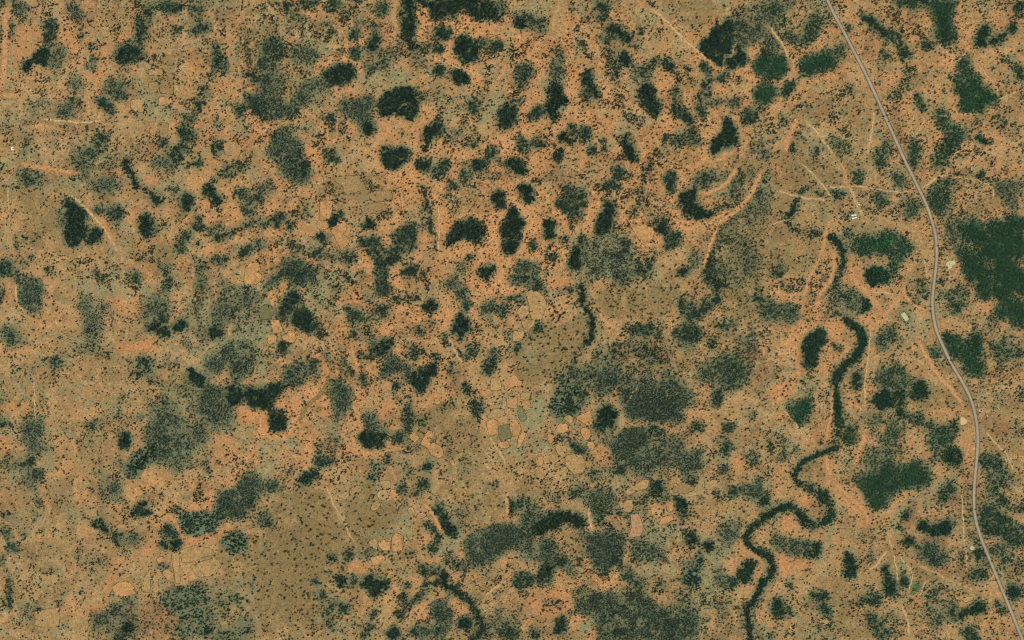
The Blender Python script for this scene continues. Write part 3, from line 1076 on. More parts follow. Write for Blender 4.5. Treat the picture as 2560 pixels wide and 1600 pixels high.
TRACKS = """
@0,0
o7 8,0 7,8 5,20 5,40 4,60 2,80 1,92
o7 0,90 12,90 24,90
s3 30,111 45,112 60,115 80,116 96,114 104,109
@0,1
o6 12,2 30,5 45,8 58,11 76,12
s2 7,26 8,38 8,50
s4 62,27 85,50 98,63 105,75 114,92
s3 15,115 15,134 25,145
@1,0
t9 132,0 129,10 131,20 133,30
s2 148,48 160,53 190,63 215,72 225,76
o5 236,60 233,70 226,78
@1,1
s3 170,20 169,34 173,50 173,100
@1,2
o4 90,24 94,40 96,48
o4 92,78 96,90 100,104
s4 182,14 188,30 196,42
s3 215,92 218,104 224,118 232,128 238,140 239,151
y4 70,48 66,60 60,72 50,80 44,88 42,100
@0,2
s2 32,52 33,70 33,84 34,94
t5 122,4 120,14 116,24
@1,3
s3 64,0 70,14 76,26 84,42 90,54 96,64
o4 158,20 166,30 172,42 176,52
o4 242,8 236,16 238,26 236,38
s4 216,110 224,104 232,98
@2,0
t8 46,0 42,12 39,24 37,34
s4 122,2 140,14 160,34 172,46 184,56 196,66
@2,1
o6 240,4 230,24 222,38 210,50 196,58 180,72
o5 215,2 205,20 190,30 176,32
o4 196,58 190,74 184,90 180,104
o4 208,46 190,56 175,70
@2,2
s2 152,0 150,12
s1 108,82 112,72 120,62
@2,3
s4 72,26 74,38 76,48
t4 212,60 212,74 211,88
@3,0
s4 0,24 8,34 16,44 20,60
o7 30,108 22,124 16,140 14,146
s2 0,98 18,106
s3 30,110 44,122 52,132 58,140 62,146 66,151
s4 100,100 100,116 97,128 96,140 90,150
s2 140,106 134,120 133,136
s2 150,112 139,128
s2 190,44 185,52 178,58 160,76
s2 198,52 198,62 210,74 218,86 218,94
s2 218,94 230,90 242,84
s2 160,110 180,108 204,108
s2 172,151 180,142 195,138
@3,1
s3 0,30 8,28 28,34 40,37 62,38
s3 28,2 40,10 48,20 52,24 62,38
s3 52,24 70,26 80,25 98,26
o5 66,0 73,10 74,20 72,26
s5 74,22 80,30 86,48 94,56
o5 66,40 64,50 58,60 54,70 54,78 50,90 46,98 40,108 36,120 32,144
o5 57,80 62,88 63,96 62,106 58,116 50,126 45,136
o8 76,90 80,100 78,108 84,116 94,126 104,138 108,151
s3 94,126 110,125 121,127
o4 121,127 118,140 104,151
o4 128,115 130,130 140,140 154,142
s2 84,28 100,28 120,30 142,30
s4 147,27 152,22 160,16 170,14
s2 170,16 186,17 198,18 208,22 214,30 212,40
t6 96,52 108,56 122,60 134,64 142,70 146,80 154,86
s2 146,90 150,104 150,120
s2 0,62 14,58 20,56
@3,2
s3 100,0 96,20 94,40 92,60 91,80 91,92
o5 142,8 142,18 146,28 156,44 162,54 172,64 182,78 188,88
o7 93,104 88,120 84,132 80,140
o4 62,62 60,74 60,90 56,104 55,120
s3 12,82 22,94 30,104 36,112 42,118
o4 192,104 192,114 188,124 184,140
s3 201,102 208,108 214,116 222,122 228,132 234,148
y2 200,64 210,62 226,56 242,42
o6 55,128 56,140 60,151
@3,3
s2 181,0 183,14 184,30 184,50 187,70 188,80 188,92
o6 58,0 66,6 74,14 82,20 92,28 94,40 92,48
s3 112,44 115,58 117,66
s4 117,66 108,70 104,80 96,84 100,92
s2 119,67 121,80 123,98
s2 120,68 130,78 137,88 135,100 132,108
t4 132,76 150,84 160,88 172,95 190,102 205,110
s2 150,94 146,100 146,106 140,108
s4 125,113 128,122 132,130 134,151
"""
SOIL = """
@0,0
o7 76,2 88,0 86,10 78,14
o6 14,24 42,22 44,40 14,42
o6 10,42 40,42 36,50 12,60
o6 54,30 68,36 80,50 74,52 58,38
o7 120,4 128,8 128,26 116,40 104,52 96,50 114,30 122,18
t5 30,56 46,60 44,74 28,72
v5 40,66 76,66 76,74 44,78
t5 10,76 60,74 64,82 20,88
p5 16,82 26,82 22,88 14,88
o6 96,98 104,104 102,110 96,106
y5 138,62 166,52 164,100 140,92
o6 36,114 44,118 42,126 34,126
o8 118,132 122,134 128,146 126,151 120,142
o6 176,44 190,44 186,70 176,70
y6 178,46 190,44 186,60 178,64
o5 200,76 230,76 226,92 204,90
t6 110,112 130,114 136,130 112,130
v4 0,94 14,94 14,120 0,130
o6 214,134 226,136 222,148 212,146
v5 216,114 238,112 238,130 216,130
@1,0
o6 56,4 66,4 66,20 58,18
y6 60,8 66,8 66,16 61,16
v7 44,28 56,26 60,36 58,50 50,44 44,36
v6 60,38 78,50 70,56 62,50
v7 124,42 138,40 138,44 128,46
v6 90,70 132,68 150,66 150,76 132,84 110,88 96,84
v6 120,64 150,62 150,78 130,76
y6 146,46 154,50 152,54 146,52
y6 140,66 150,68 150,76 142,74
v6 48,86 74,84 74,100 50,108
v6 24,120 50,108 60,120 50,140 30,124
v5 160,64 178,74 170,86 160,80
v7 236,44 242,40 242,60 232,82 224,82 234,66
v7 214,104 222,84 236,86 228,112 214,122 208,118
t7 212,118 222,114 220,128 212,126
o6 130,56 142,56 148,66 136,66
o7 118,42 126,36 138,35 128,40 118,50
o6 196,40 210,32 208,40 198,42
@2,0
v6 0,0 36,0 36,20 28,16 10,10 0,16
v6 54,0 70,0 64,14 54,10
t6 38,0 54,0 50,14 40,38 36,36
v6 26,76 36,66 36,92 28,96
v6 42,70 50,64 52,80 44,78
y6 150,0 200,0 206,20 196,24 180,36 170,30 150,12
v5 112,64 134,62 134,82 114,80
o6 56,56 66,58 64,76 56,70
o7 60,66 66,70 64,84 56,80
v5 110,100 130,112 126,126 108,118
r4 206,20 232,16 230,34 212,44
@3,0
t6 80,58 92,56 102,62 98,84 82,84 76,72
t7 82,66 92,72 90,84 82,82
o7 108,82 126,72 126,80 112,86
o7 140,34 150,34 146,40 140,40
o8 173,88 180,86 182,102 176,102
r5 128,14 140,12 138,30 130,28
y6 138,66 150,76 144,84 132,82
y6 64,92 100,100 96,124 66,120
y6 60,134 78,134 82,151 62,151
y7 182,112 196,112 196,122 182,122
o7 30,82 40,90 48,94 34,96
o7 96,130 104,130 102,138 96,140
y6 112,100 124,106 128,130 118,126
o6 14,126 26,112 22,134 14,144
t5 186,140 214,136 236,146 230,151 180,151
@0,1
o7 18,4 40,5 60,10 76,12 74,14 50,12 20,8
v6 6,16 14,14 14,34 8,34
y6 14,24 54,30 56,80 30,86 20,60
y6 28,50 54,48 58,70 40,80 28,74
o6 88,8 120,8 122,16 96,18
v6 132,8 148,12 140,24 130,18
t6 134,0 140,0 140,18 134,16
o7 134,12 150,16 150,24 138,22
o6 88,46 100,56 112,80 118,92 106,84 96,66
v5 110,60 124,60 122,80 108,78
o6 124,40 132,50 128,70 124,66
v5 54,112 120,100 130,120 80,130
o7 118,96 126,98 124,104 118,102
o7 130,102 138,110 150,124 164,130 172,138 160,130 144,120
v5 78,120 120,116 124,136 100,132
o7 100,126 150,140 130,151 100,140
o6 0,112 14,112 14,136 0,140
y5 150,84 160,82 162,100 154,98
y6 98,110 106,112 106,120 98,118
@1,1
y5 62,18 100,14 128,28 128,42 100,40 62,34
o7 172,28 180,40 184,60 184,80 178,94 174,94 172,60
o7 184,6 192,2 186,20 180,26
v6 140,46 160,44 163,66 150,62 140,60
v5 30,74 60,78 70,92 50,86
v6 46,108 70,108 72,120 62,140 46,130
o6 174,104 188,106 188,112 178,118
v6 156,84 164,84 164,102 158,106
v5 90,60 102,54 102,70 92,70
v7 0,134 14,134 16,151 0,151
v6 44,120 74,124 84,150 56,151
t5 112,132 160,112 160,124 130,134
o7 110,130 140,124 140,130 120,134
y5 196,32 220,34 222,50 200,52
v5 128,86 146,86 150,100 130,100
o7 150,64 160,62 162,78 154,80
@2,1
t8 140,94 146,86 152,81 160,84 166,92 164,102 156,110 148,106 140,100
t8 150,112 158,110 168,112 166,124 156,124
y7 70,124 100,120 150,122 152,150 80,151
v6 66,82 84,76 100,92 120,104 110,112 80,110
v6 80,70 100,68 104,80 84,84
y6 210,52 226,56 240,20 242,60 236,100 226,112 200,112 190,100 206,66
p5 170,66 180,60 176,84 168,80
t6 116,88 124,92 124,98 118,96
o6 30,110 60,110 62,120 40,122
t6 184,100 180,88 190,70 184,86
y6 198,112 242,112 242,151 196,151
@3,1
y6 0,0 66,0 70,24 50,22 30,6 0,30
y6 46,8 72,10 72,22 52,22
y6 10,40 20,34 20,54 10,56
y6 40,42 56,40 54,60 44,60
y6 76,58 108,58 120,66 112,72 80,74
y6 0,64 50,72 52,90 30,110 0,110
y6 88,90 112,92 112,100 90,100
y6 128,112 146,112 148,124 140,136 130,132
o7 76,90 80,100 90,118 104,136 112,151 100,151 98,136 82,116
o6 120,112 128,118 132,136 122,136
o6 128,134 154,138 154,148 140,148
o6 150,46 158,50 162,60 158,64 152,54
t6 142,70 158,80 158,110 150,112 146,90
o7 174,94 186,104 196,130 192,132 178,110
o6 196,130 216,134 210,146 200,146
y6 178,52 226,20 222,44 196,54
p5 228,94 242,90 242,102 230,102
v6 121,140 126,134 134,136 141,146 142,156 136,158 124,155
o5 4,2 16,8 14,16 6,14
@0,2
o6 108,20 150,20 150,30 108,30
o6 32,8 40,8 38,16 34,16
t6 0,30 12,38 10,52 0,52
o6 34,46 38,48 38,56 34,58
o6 0,76 26,76 28,90 4,94
t6 46,68 56,68 58,92 46,92
v5 58,14 90,16 100,30 60,30
v6 32,28 40,30 38,44 34,44
v6 184,20 240,10 242,26 220,30 194,40 184,36
v6 160,38 196,40 196,56 184,46
v6 142,120 188,116 196,132 170,146 142,140
o7 222,84 242,84 242,100 226,100
o6 196,104 224,110 228,124 210,140 196,148 200,120
y5 70,98 100,96 110,118 80,120
t5 108,56 146,56 148,76 122,84 108,70
y6 156,56 176,54 178,80 158,76
o6 0,112 10,112 14,130 0,128
@1,2
v7 0,0 14,2 10,20 0,24
v6 0,24 10,40 10,62 0,60
o7 18,66 50,60 48,80 24,88
o7 100,20 110,24 106,34 98,30
o7 60,36 68,40 70,52 60,52
o7 86,36 94,36 98,50 90,48
o7 128,48 138,48 140,58 128,58
y7 146,98 160,84 190,78 206,84 214,110 204,124 180,118 170,104
y6 120,84 146,86 142,100 124,100
o6 116,76 134,76 124,90 116,90
v7 104,84 116,78 112,88 104,92
v6 56,94 78,92 80,108 66,110 58,102
o7 62,84 74,82 70,94 58,92
v6 0,116 30,110 40,114 30,124 0,130
t5 10,126 30,122 24,132 10,132
v5 104,128 118,134 116,146 104,140
o6 146,130 160,134 158,140 146,136
o6 168,66 180,64 182,80 168,80
o7 0,90 12,86 14,100 6,104 0,100
v6 0,132 20,126 20,151 0,151
o6 88,92 100,92 102,108 96,112
@2,2
y7 0,26 50,0 74,4 68,26 58,40 40,56 28,60 0,54
t8 86,12 80,22 74,32 68,42 64,48 62,44 66,36 74,26 80,14
v6 100,104 108,96 108,74 104,72 104,84 98,96
s6 98,106 106,98 107,84 103,72 101,84 103,94
v7 0,80 14,84 32,76 34,106 14,104
v6 10,110 33,108 38,124 20,126 0,130 0,115
r5 86,22 150,24 158,46 120,46 90,40
r5 210,24 242,20 242,60 226,60
t6 30,60 40,62 38,86 32,92
t6 200,66 230,68 230,100 196,100
o6 206,122 216,126 222,140 206,146
t5 180,20 200,24 190,40 172,34
o6 72,124 92,118 100,136 84,140
v5 138,140 150,136 150,148 138,148
v5 178,110 204,112 210,140 190,136
@3,2
o6 0,60 16,60 26,54 24,76 0,80
o6 30,10 34,12 34,40 30,60 24,56
o7 64,0 76,2 82,8 70,10
y6 66,10 86,8 86,22 72,22
o6 72,50 80,48 76,60 72,70
o6 70,74 82,78 78,86 70,84
o7 94,62 104,64 100,68 94,68
o6 96,72 108,86 100,88 94,82
o7 94,24 102,28 98,36 94,32
o6 104,104 118,94 112,104 104,108
o6 128,102 152,102 140,108 126,116 118,126 122,112
o7 124,114 144,114 142,120 124,122
y6 156,60 182,66 178,80 150,84 138,80
r6 200,50 242,38 236,52 206,60
y6 166,70 190,66 196,84 186,84
r5 222,74 242,78 236,86 220,84
r6 212,100 232,98 232,112 214,112
o6 44,130 56,128 66,132 64,142 58,151 50,140
y6 40,134 50,132 56,151 34,151 32,142
o6 40,110 60,96 58,116 44,124
v6 140,2 150,8 148,20 142,14
t6 146,50 158,48 172,62 166,68
o6 202,16 212,24 206,34 203,26
y6 200,106 242,114 242,130 226,124 204,122
@0,3
o7 240,0 226,2 214,8 208,20 198,30 180,28 178,22 194,26 206,14 220,0
o7 166,40 176,52 196,54 222,40 224,46 208,54 176,60 166,54
o7 150,50 140,62 128,70 114,74 104,80 98,96 97,110 104,112 106,100 110,90 124,80 142,72 152,58
o7 80,120 104,114 108,118 98,126 84,126
t6 70,128 98,108 92,108 74,118 66,136 66,151 82,151 84,138
o6 40,16 48,18 46,28 38,28
o6 70,8 78,10 78,18 70,18
t6 54,30 64,32 62,48 54,44
y6 136,14 150,14 148,26 140,26
y5 20,60 60,56 70,80 40,90 20,80
y6 210,70 242,62 242,110 210,100
v5 56,20 80,30 80,40 60,40
t5 110,72 150,66 160,74 130,90 112,88
r4 100,126 150,110 170,130 168,151 124,151
@1,3
y8 14,14 40,8 64,4 68,20 84,44 96,58 104,40 128,22 134,40 120,52 98,66 66,72 62,96 40,110 30,130 0,151 0,46 16,44
y8 72,0 114,0 112,22 130,22 140,40 118,52 98,58 80,30
y8 0,46 60,46 66,80 50,100 30,140 0,150
v6 130,32 148,32 148,46 134,44
v7 98,56 120,50 140,50 150,56 148,50 128,46 104,52
t6 66,96 80,96 74,106 64,104
o6 90,74 108,78 104,90 84,84
o7 148,90 160,88 176,90 180,96 160,94 154,108 144,112 150,100
t7 118,110 136,120 156,132 150,140 126,130 112,140
o6 156,20 176,44 176,56 166,42
y6 186,28 200,22 202,44 192,48
y6 210,4 234,2 236,36 218,36
v7 176,50 200,48 190,62 178,70 168,72
o7 214,106 236,90 242,84 242,94 228,104
t6 122,80 152,78 150,86 128,84
v5 134,82 150,82 150,94 136,92
@2,3
t7 44,24 70,18 78,50 70,48 70,34 50,28
y6 0,4 30,0 40,8 20,18 0,18
v6 0,56 20,56 24,76 0,76
y6 46,46 62,46 70,60 68,72 50,68
t6 152,0 200,0 204,20 150,18
v6 128,36 164,40 166,62 126,62
o7 100,30 108,40 108,50 84,46 84,34
v6 118,78 160,80 156,94 118,92
y6 116,96 156,96 150,116 126,112
v6 176,72 200,46 212,60 196,84 190,104 176,100
o6 212,52 222,60 236,78 238,86 224,114 218,112 232,90 220,72 212,90
v5 170,100 192,98 196,130 172,126
t6 174,126 196,124 196,134 176,134
v7 64,132 80,128 82,148 60,148
o7 38,122 28,110 44,104 50,112
o7 74,140 84,138 82,148 74,148
o7 4,96 30,104 60,110 56,124 36,130 10,124
o6 140,110 152,112 148,122 138,118
y6 192,140 222,136 224,151 190,151
@3,3
o6 24,14 40,14 42,24 26,26
o6 16,32 26,32 30,44 16,44
r5 38,18 58,22 56,34 42,32
o7 60,2 94,28 94,46 88,46 78,26 62,12
v8 118,52 116,40 122,26 134,18 150,12 156,4 164,0 160,10 146,18 130,26 124,40 124,52
r6 136,20 144,24 140,44 128,50 130,40
r7 130,52 170,54 168,62 142,62 138,60
r6 168,14 184,12 182,34 170,30
v7 120,70 138,88 136,100 132,96 124,86
y7 138,82 170,90 180,96 160,94 140,92
G6 136,98 140,96 140,107 135,108
o6 136,110 146,106 144,120 136,116
v6 54,40 66,40 64,60 54,70
o6 0,64 20,70 40,76 50,90 30,92 8,84
y6 60,96 90,100 92,118 60,124
y6 90,118 104,118 100,140 88,140
r6 190,132 200,130 198,138 188,138
o6 212,72 220,74 216,82 212,78
y6 60,130 86,120 104,140 104,151 70,151
r5 160,80 190,82 196,100 170,92
"""
U = 6400.0 / 2419.0

def parse(txt):
    out = []; ox = oy = 0
    for line in txt.strip().splitlines():
        line = line.strip()
        if not line: continue
        if line[0] == '@':
            a, b = line[1:].split(','); ox, oy = int(a) * 640, int(b) * 400; continue
        h, *pts = line.split()
        P = np.array([[float(v) for v in p.split(',')] for p in pts]) * U + (ox, oy)
        out.append((h, P))
    return out

# plan coordinates (sx right, sy down, metres) -> world
def WX(sx): return sx - 1280.0
def WY(sy): return 800.0 - sy
def H(x, y):
    return (1.1 * np.sin(x / 310.0 + 0.7) * np.cos(y / 270.0 - 0.4) + 0.8 * np.sin((x * 0.6 + y) / 190.0)
            + 0.5 * np.cos((x - 0.8 * y) / 150.0 + 1.0))

# ---------------------------------------------------------------- rasters (2 m cells) of soil and plant cover
MG = 160; CS = 2.0
X0, Y0 = -MG, -MG; NX = int((2560 + 2 * MG) / CS); NY = int((1600 + 2 * MG) / CS)
gx = X0 + (np.arange(NX) + 0.5) * CS; gy = Y0 + (np.arange(NY) + 0.5) * CS
rng = np.random.default_rng(11)

def vnoise(cell, seed):
    r = np.random.default_rng(seed)
    nx = int(NX * CS / cell) + 3; ny = int(NY * CS / cell) + 3
    g = r.random((ny, nx))
    fx = (gx - X0) / cell; fy = (gy - Y0) / cell
    ix = fx.astype(int); iy = fy.astype(int)
    tx = fx - ix; ty = fy - iy
    tx = tx * tx * (3 - 2 * tx); ty = (ty * ty * (3 - 2 * ty))[:, None]
    a = g[iy][:, ix] * (1 - tx) + g[iy][:, ix + 1] * tx
    b = g[iy + 1][:, ix] * (1 - tx) + g[iy + 1][:, ix + 1] * tx
    return a * (1 - ty) + b * ty
def fbm(cell, octv, seed, gain=0.55):
    s = np.zeros((NY, NX)); a = 1.0; t = 0
    for k in range(octv):
        s += a * vnoise(cell / 2 ** k, seed + k); t += a; a *= gain
    return s / t
warpx = (fbm(34, 2, 100, 0.6) - 0.5) * 16 + (fbm(12, 2, 104, 0.8) - 0.5) * 17; warpy = (fbm(34, 2, 200, 0.6) - 0.5) * 16 + (fbm(12, 2, 204, 0.8) - 0.5) * 17
nz_big = fbm(170, 3, 300); nz_mid = fbm(60, 3, 310); nz_sm = fbm(18, 3, 320); nz_cl = fbm(30, 3, 330, 0.7); nz_fine = fbm(7, 2, 350); nz_gr = fbm(40, 5, 380, 0.85)

def chaikin(P, n=1, closed=True):
    for _ in range(n):
        Q = []
        m = len(P)
        for i in range(m if closed else m - 1):
            a, b = P[i], P[(i + 1) % m]
            Q += [a * .75 + b * .25, a * .25 + b * .75]
        P = np.array(Q if closed else [P[0]] + Q + [P[-1]])
    return P
def box1(a, r):
    if r < 1: return a
    k = 2 * r + 1
    for ax in (0, 1):
        p = np.pad(a, [(r + 1, r) if i == ax else (0, 0) for i in (0, 1)], mode='constant')
        c = np.cumsum(p, axis=ax)
        a = (np.take(c, range(k, c.shape[ax]), ax) - np.take(c, range(0, c.shape[ax] - k), ax)) / k
    return a
def window(P, pad):
    i0 = max(0, int((P[:, 0].min() - pad - X0) / CS)); i1 = min(NX, int((P[:, 0].max() + pad - X0) / CS) + 1)
    j0 = max(0, int((P[:, 1].min() - pad - Y0) / CS)); j1 = min(NY, int((P[:, 1].max() + pad - Y0) / CS) + 1)
    return i0, i1, j0, j1
def inside(P, X, Y):
    m = np.zeros(X.shape, bool); n = len(P)
    for i in range(n):
        x1, y1 = P[i]; x2, y2 = P[(i + 1) % n]
        if y1 == y2: continue
        c = ((y1 > Y) != (y2 > Y)) & (X < (x2 - x1) * (Y - y1) / (y2 - y1) + x1)
        m ^= c
    return m
def line_dist(P, X, Y):
    d = np.full(X.shape, 1e9)
    for a, b in zip(P[:-1], P[1:]):
        v = b - a; L = max(v @ v, 1e-6)
        t = np.clip(((X - a[0]) * v[0] + (Y - a[1]) * v[1]) / L, 0, 1)
        d = np.minimum(d, np.hypot(X - a[0] - t * v[0], Y - a[1] - t * v[1]))
    return d
def mask_of(P, soft, amp=1.0, width=None):
    """soft mask of a traced outline, its edge broken up by noise"""
    i0, i1, j0, j1 = window(P, 24 + soft * 2 + (width or 0))
    if i1 <= i0 or j1 <= j0: return None
    X = gx[i0:i1][None, :] + warpx[j0:j1, i0:i1] * amp; Y = gy[j0:j1][:, None] + warpy[j0:j1, i0:i1] * amp
    if width: m = (line_dist(P, X, Y) < width / 2 * (0.7 + 0.6 * nz_cl[j0:j1, i0:i1])).astype(float)
    else: m = inside(chaikin(P), X, Y).astype(float)
    m = box1(box1(m, int(round(soft / CS / 2))), int(round(soft / CS / 2)))
    return (slice(j0, j1), slice(i0, i1)), m

def srgb(r, g, b):
    v = np.array([r, g, b]) / 255.0
    return np.where(v <= 0.04045, v / 12.92, ((v + 0.055) / 1.055) ** 2.4)
KE = 1.42                        # picture value of a white sunlit sheet at this exposure
def alb(r, g, b): return srgb(r, g, b) / KE
PAL = dict(o=alb(208, 145, 88), t=alb(190, 153, 99), v=alb(150, 146, 101), y=alb(144, 121, 75), r=alb(148, 107, 71),
           s=alb(210, 172, 116), p=alb(196, 143, 101), G=alb(58, 140, 66), b=alb(178, 142, 90))

col = np.zeros((NY, NX, 3)); col[:] = PAL['b']
def blend(sl, w, c):
    w = np.clip(w, 0, 1)[..., None]
    col[sl] = col[sl] * (1 - w) + c * w
full = (slice(0, NY), slice(0, NX))
GX, GY = np.meshgrid(gx, gy)
wbx = (fbm(120, 5, 130, 0.65) - 0.5) * 170; wby = (fbm(120, 5, 140, 0.65) - 0.5) * 170
def ell(cx, cy, rx, ry): return np.clip(1.5 - 1.5 * np.sqrt(((GX + wbx - cx) / rx) ** 2 + ((GY + wby - cy) / ry) ** 2), 0, 1)
# broad soil provinces
org = np.zeros((NY, NX))
for e in [(1150, 120, 620, 260, 1), (1250, 560, 460, 360, 1), (700, 260, 420, 240, .7), (560, 620, 420, 200, .6), (960, 820, 330, 260, .9),
          (1650, 420, 300, 320, .8), (780, 1060, 330, 200, .8), (1800, 150, 300, 200, .5), (250, 120, 320, 200, .5), (2250, 120, 420, 220, .5),
          (1500, 1530, 360, 160, .6), (2380, 420, 300, 260, .5), (1050, 1480, 260, 160, .6), (2060, 760, 220, 220, .5), (520, 1240, 260, 140, .6)]:
    org = np.maximum(org, ell(*e[:4]) * e[4])
blend(full, np.clip(org * 0.75 + (nz_mid - 0.5) * 1.6, 0, 0.95), PAL['o'])
olv = np.zeros((NY, NX))
for e in [(760, 1400, 340, 270, 1.0), (250, 560, 260, 260, .7), (420, 250, 260, 200, .35), (1980, 480, 230, 230, .6), (1850, 620, 170, 320, .55), (2080, 560, 200, 220, .4), (2300, 1000, 320, 260, .25),
          (200, 980, 360, 300, .4), (1100, 1120, 160, 200, .7), (1400, 850, 160, 180, .6), (1650, 730, 150, 90, .7), (2250, 1450, 330, 200, .2), (180, 1380, 280, 240, .5)]:
    olv = np.maximum(olv, ell(*e[:4]) * e[4])
blend(full, np.clip(olv + (nz_big - 0.5) * 1.2 - 0.05, 0, 0.85), PAL['y'])
gre = np.zeros((NY, NX))
for e in [(900, 190, 260, 110, .6), (560, 760, 260, 160, .6), (180, 430, 260, 160, .4), (780, 720, 180, 130, .6), (520, 1010, 260, 160, .6), (1150, 1330, 160, 160, .4), (60, 300, 160, 120, .4), (690, 880, 160, 140, .5),
          (1560, 1330, 260, 160, .45), (400, 200, 160, 160, .3), (1700, 1420, 200, 160, .5)]:
    gre = np.maximum(gre, ell(*e[:4]) * e[4])
blend(full, np.clip(gre + (nz_mid[::-1] - 0.5) * 1.5 - 0.1, 0, 0.75), PAL['v'])

vein = np.clip(1 - np.abs(fbm(110, 3, 600, 0.6) - 0.5) * 26, 0, 1) * np.clip((fbm(260, 2, 610) - 0.38) * 5, 0, 1)
vein2 = np.clip(1 - np.abs(fbm(64, 2, 640, 0.6) - 0.5) * 22, 0, 1) * np.clip((fbm(200, 2, 650) - 0.45) * 5, 0, 1)
vein = np.maximum(vein, vein2 * 0.7)
blend(full, np.clip((fbm(56, 5, 700, 0.78) - 0.52) * 8, 0, 0.7), PAL['v'])
blend(full, np.clip((fbm(60, 5, 710, 0.78) - 0.54) * 8, 0, 0.65), PAL['r'] * 0.5 + PAL['y'] * 0.5)
blend(full, np.clip((fbm(48, 5, 720, 0.78) - 0.535) * 8, 0, 0.6), PAL['s'] * 0.5 + PAL['t'] * 0.5)
blend(full, vein * 0.75, PAL['o'] * 0.55 + PAL['s'] * 0.45)
# plant cover
veg = []
bare = np.zeros((NY, NX)); dens_all = np.zeros((NY, NX))
for h, P in parse(FIELDS):
    r = mask_of(P, 3, 0.12)
    if r: bare[r[0]] = np.maximum(bare[r[0]], r[1] * 0.93)
trk = parse(TRACKS)
for h, P in trk:
    w = float(h[1:]) * U
    r = mask_of(P, 3, 0.15, w * 0.9)
    if r: bare[r[0]] = np.maximum(bare[r[0]], r[1] * (0.97 if w < 14 else 0.8))
ROAD = np.concatenate([np.array(a, float) * U + o for a, o in [
    ([(53.5, -12), (56, 0), (62, 12.5), (70, 27), (79, 44.5), (88, 61), (97, 79.5), (104.5, 96), (112, 113), (120, 130.5)], (1920, 0)),
    ([(129, 0), (136.2, 14), (143, 28), (149.5, 41), (154, 54), (158, 68), (159.6, 82), (159.5, 96), (157.5, 112), (155.6, 128), (155.3, 140)], (1920, 400)),
    ([(157, 0), (159, 10), (165.5, 25), (173.5, 42), (182, 55.5), (190, 70), (195, 84), (198, 102), (198.3, 120), (196.5, 140)], (1920, 800)),
    ([(195.2, 0), (194.3, 20), (195.5, 36), (200, 52), (206.5, 68), (213.5, 85), (220.5, 102), (228, 120), (234.5, 136), (240.5, 151), (246, 164)], (1920, 1200))]])
r = mask_of(ROAD, 3, 0.0, 13)
bare[r[0]] = np.maximum(bare[r[0]], r[1])
POND_A = np.array([(2365, 659.7), (2367.6, 655.7), (2377.5, 652.4), (2387.5, 650.8), (2387.8, 657), (2386.8, 661), (2381.5, 663), (2377.5, 666.3), (2382, 668.6), (2374.9, 672), (2371, 669.3), (2370.2, 666.3), (2365.6, 663)])
POND_B = np.array([(2252.3, 786), (2261, 780.5), (2272.7, 797.5), (2264.4, 803.5)])
POND_C = np.array([(2402, 1042), (2409, 1044), (2414, 1048), (2419.5, 1054.5), (2413, 1060.5), (2402, 1063), (2400.5, 1054)])
POND_D = np.array([(2424, 1373), (2426, 1367), (2428, 1364), (2434, 1367), (2438, 1371), (2432, 1376)])
POND_E = np.array([(1392, 272), (1399, 271), (1406, 267), (1411, 259), (1413, 264), (1410, 271), (1402, 276), (1394, 276)])
POND_F = np.array([(489, 1328), (497, 1327), (505, 1323), (514, 1314), (518, 1312), (519, 1317), (512, 1326), (502, 1332), (492, 1333)])
for P in (POND_A, POND_B, POND_C, POND_D, POND_E, POND_F):
    r = mask_of(P, 3, 0.0); bare[r[0]] = np.maximum(bare[r[0]], np.clip(r[1] * 1.6, 0, 1))
HOUSES = [(31, 372), (2131.5, 539.5), (2138, 538), (2133, 546), (2139, 544.5)]
for hx, hy in HOUSES:
    r = mask_of(np.array([(hx - 6, hy - 6), (hx + 6, hy - 6), (hx + 6, hy + 6), (hx - 6, hy + 6)]), 3, 0.0); bare[r[0]] = np.maximum(bare[r[0]], r[1])

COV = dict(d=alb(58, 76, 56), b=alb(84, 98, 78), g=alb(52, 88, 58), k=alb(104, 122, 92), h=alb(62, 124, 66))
for h, P in parse(VEG):
    w = None
    if '~' in h: h, w = h.split('~'); w = float(w) * U * 1.05
    kind, q = h[0], int(h[1])
    soft = {9: 5, 8: 6, 7: 8, 6: 10, 5: 13, 4: 15, 3: 18}[q] + (9 if kind == 'g' else 6 if kind == 'h' else 0)
    if kind == 'b': soft += 12
    r = mask_of(P, soft, 0.7 if w else 1.6 if kind in 'bg' else 1.15, w)
    if r is None: continue
    sl, m = r
    m = m * (0.12 + 0.88 * np.clip((nz_cl[sl] - 0.5) * 3.4 + (nz_gr[sl] - 0.5) * 4.5 + 0.5 + (q - 5) * 0.17 + (0.25 if q >= 8 else 0) + (0.35 if w else 0), 0, 1))
    if kind == 'g' and not w: m = m * np.clip(0.6 + (nz_mid[sl] - 0.36) * 3.0, 0.35, 1)
    p = np.clip(m * 1.35, 0, 1) * (q / 9.0) ** 0.85 * (1 - bare[sl])
    veg.append(dict(kind=kind, q=q, P=P, w=w, sl=sl, p=p))
    dens_all[sl] = np.maximum(dens_all[sl], p)

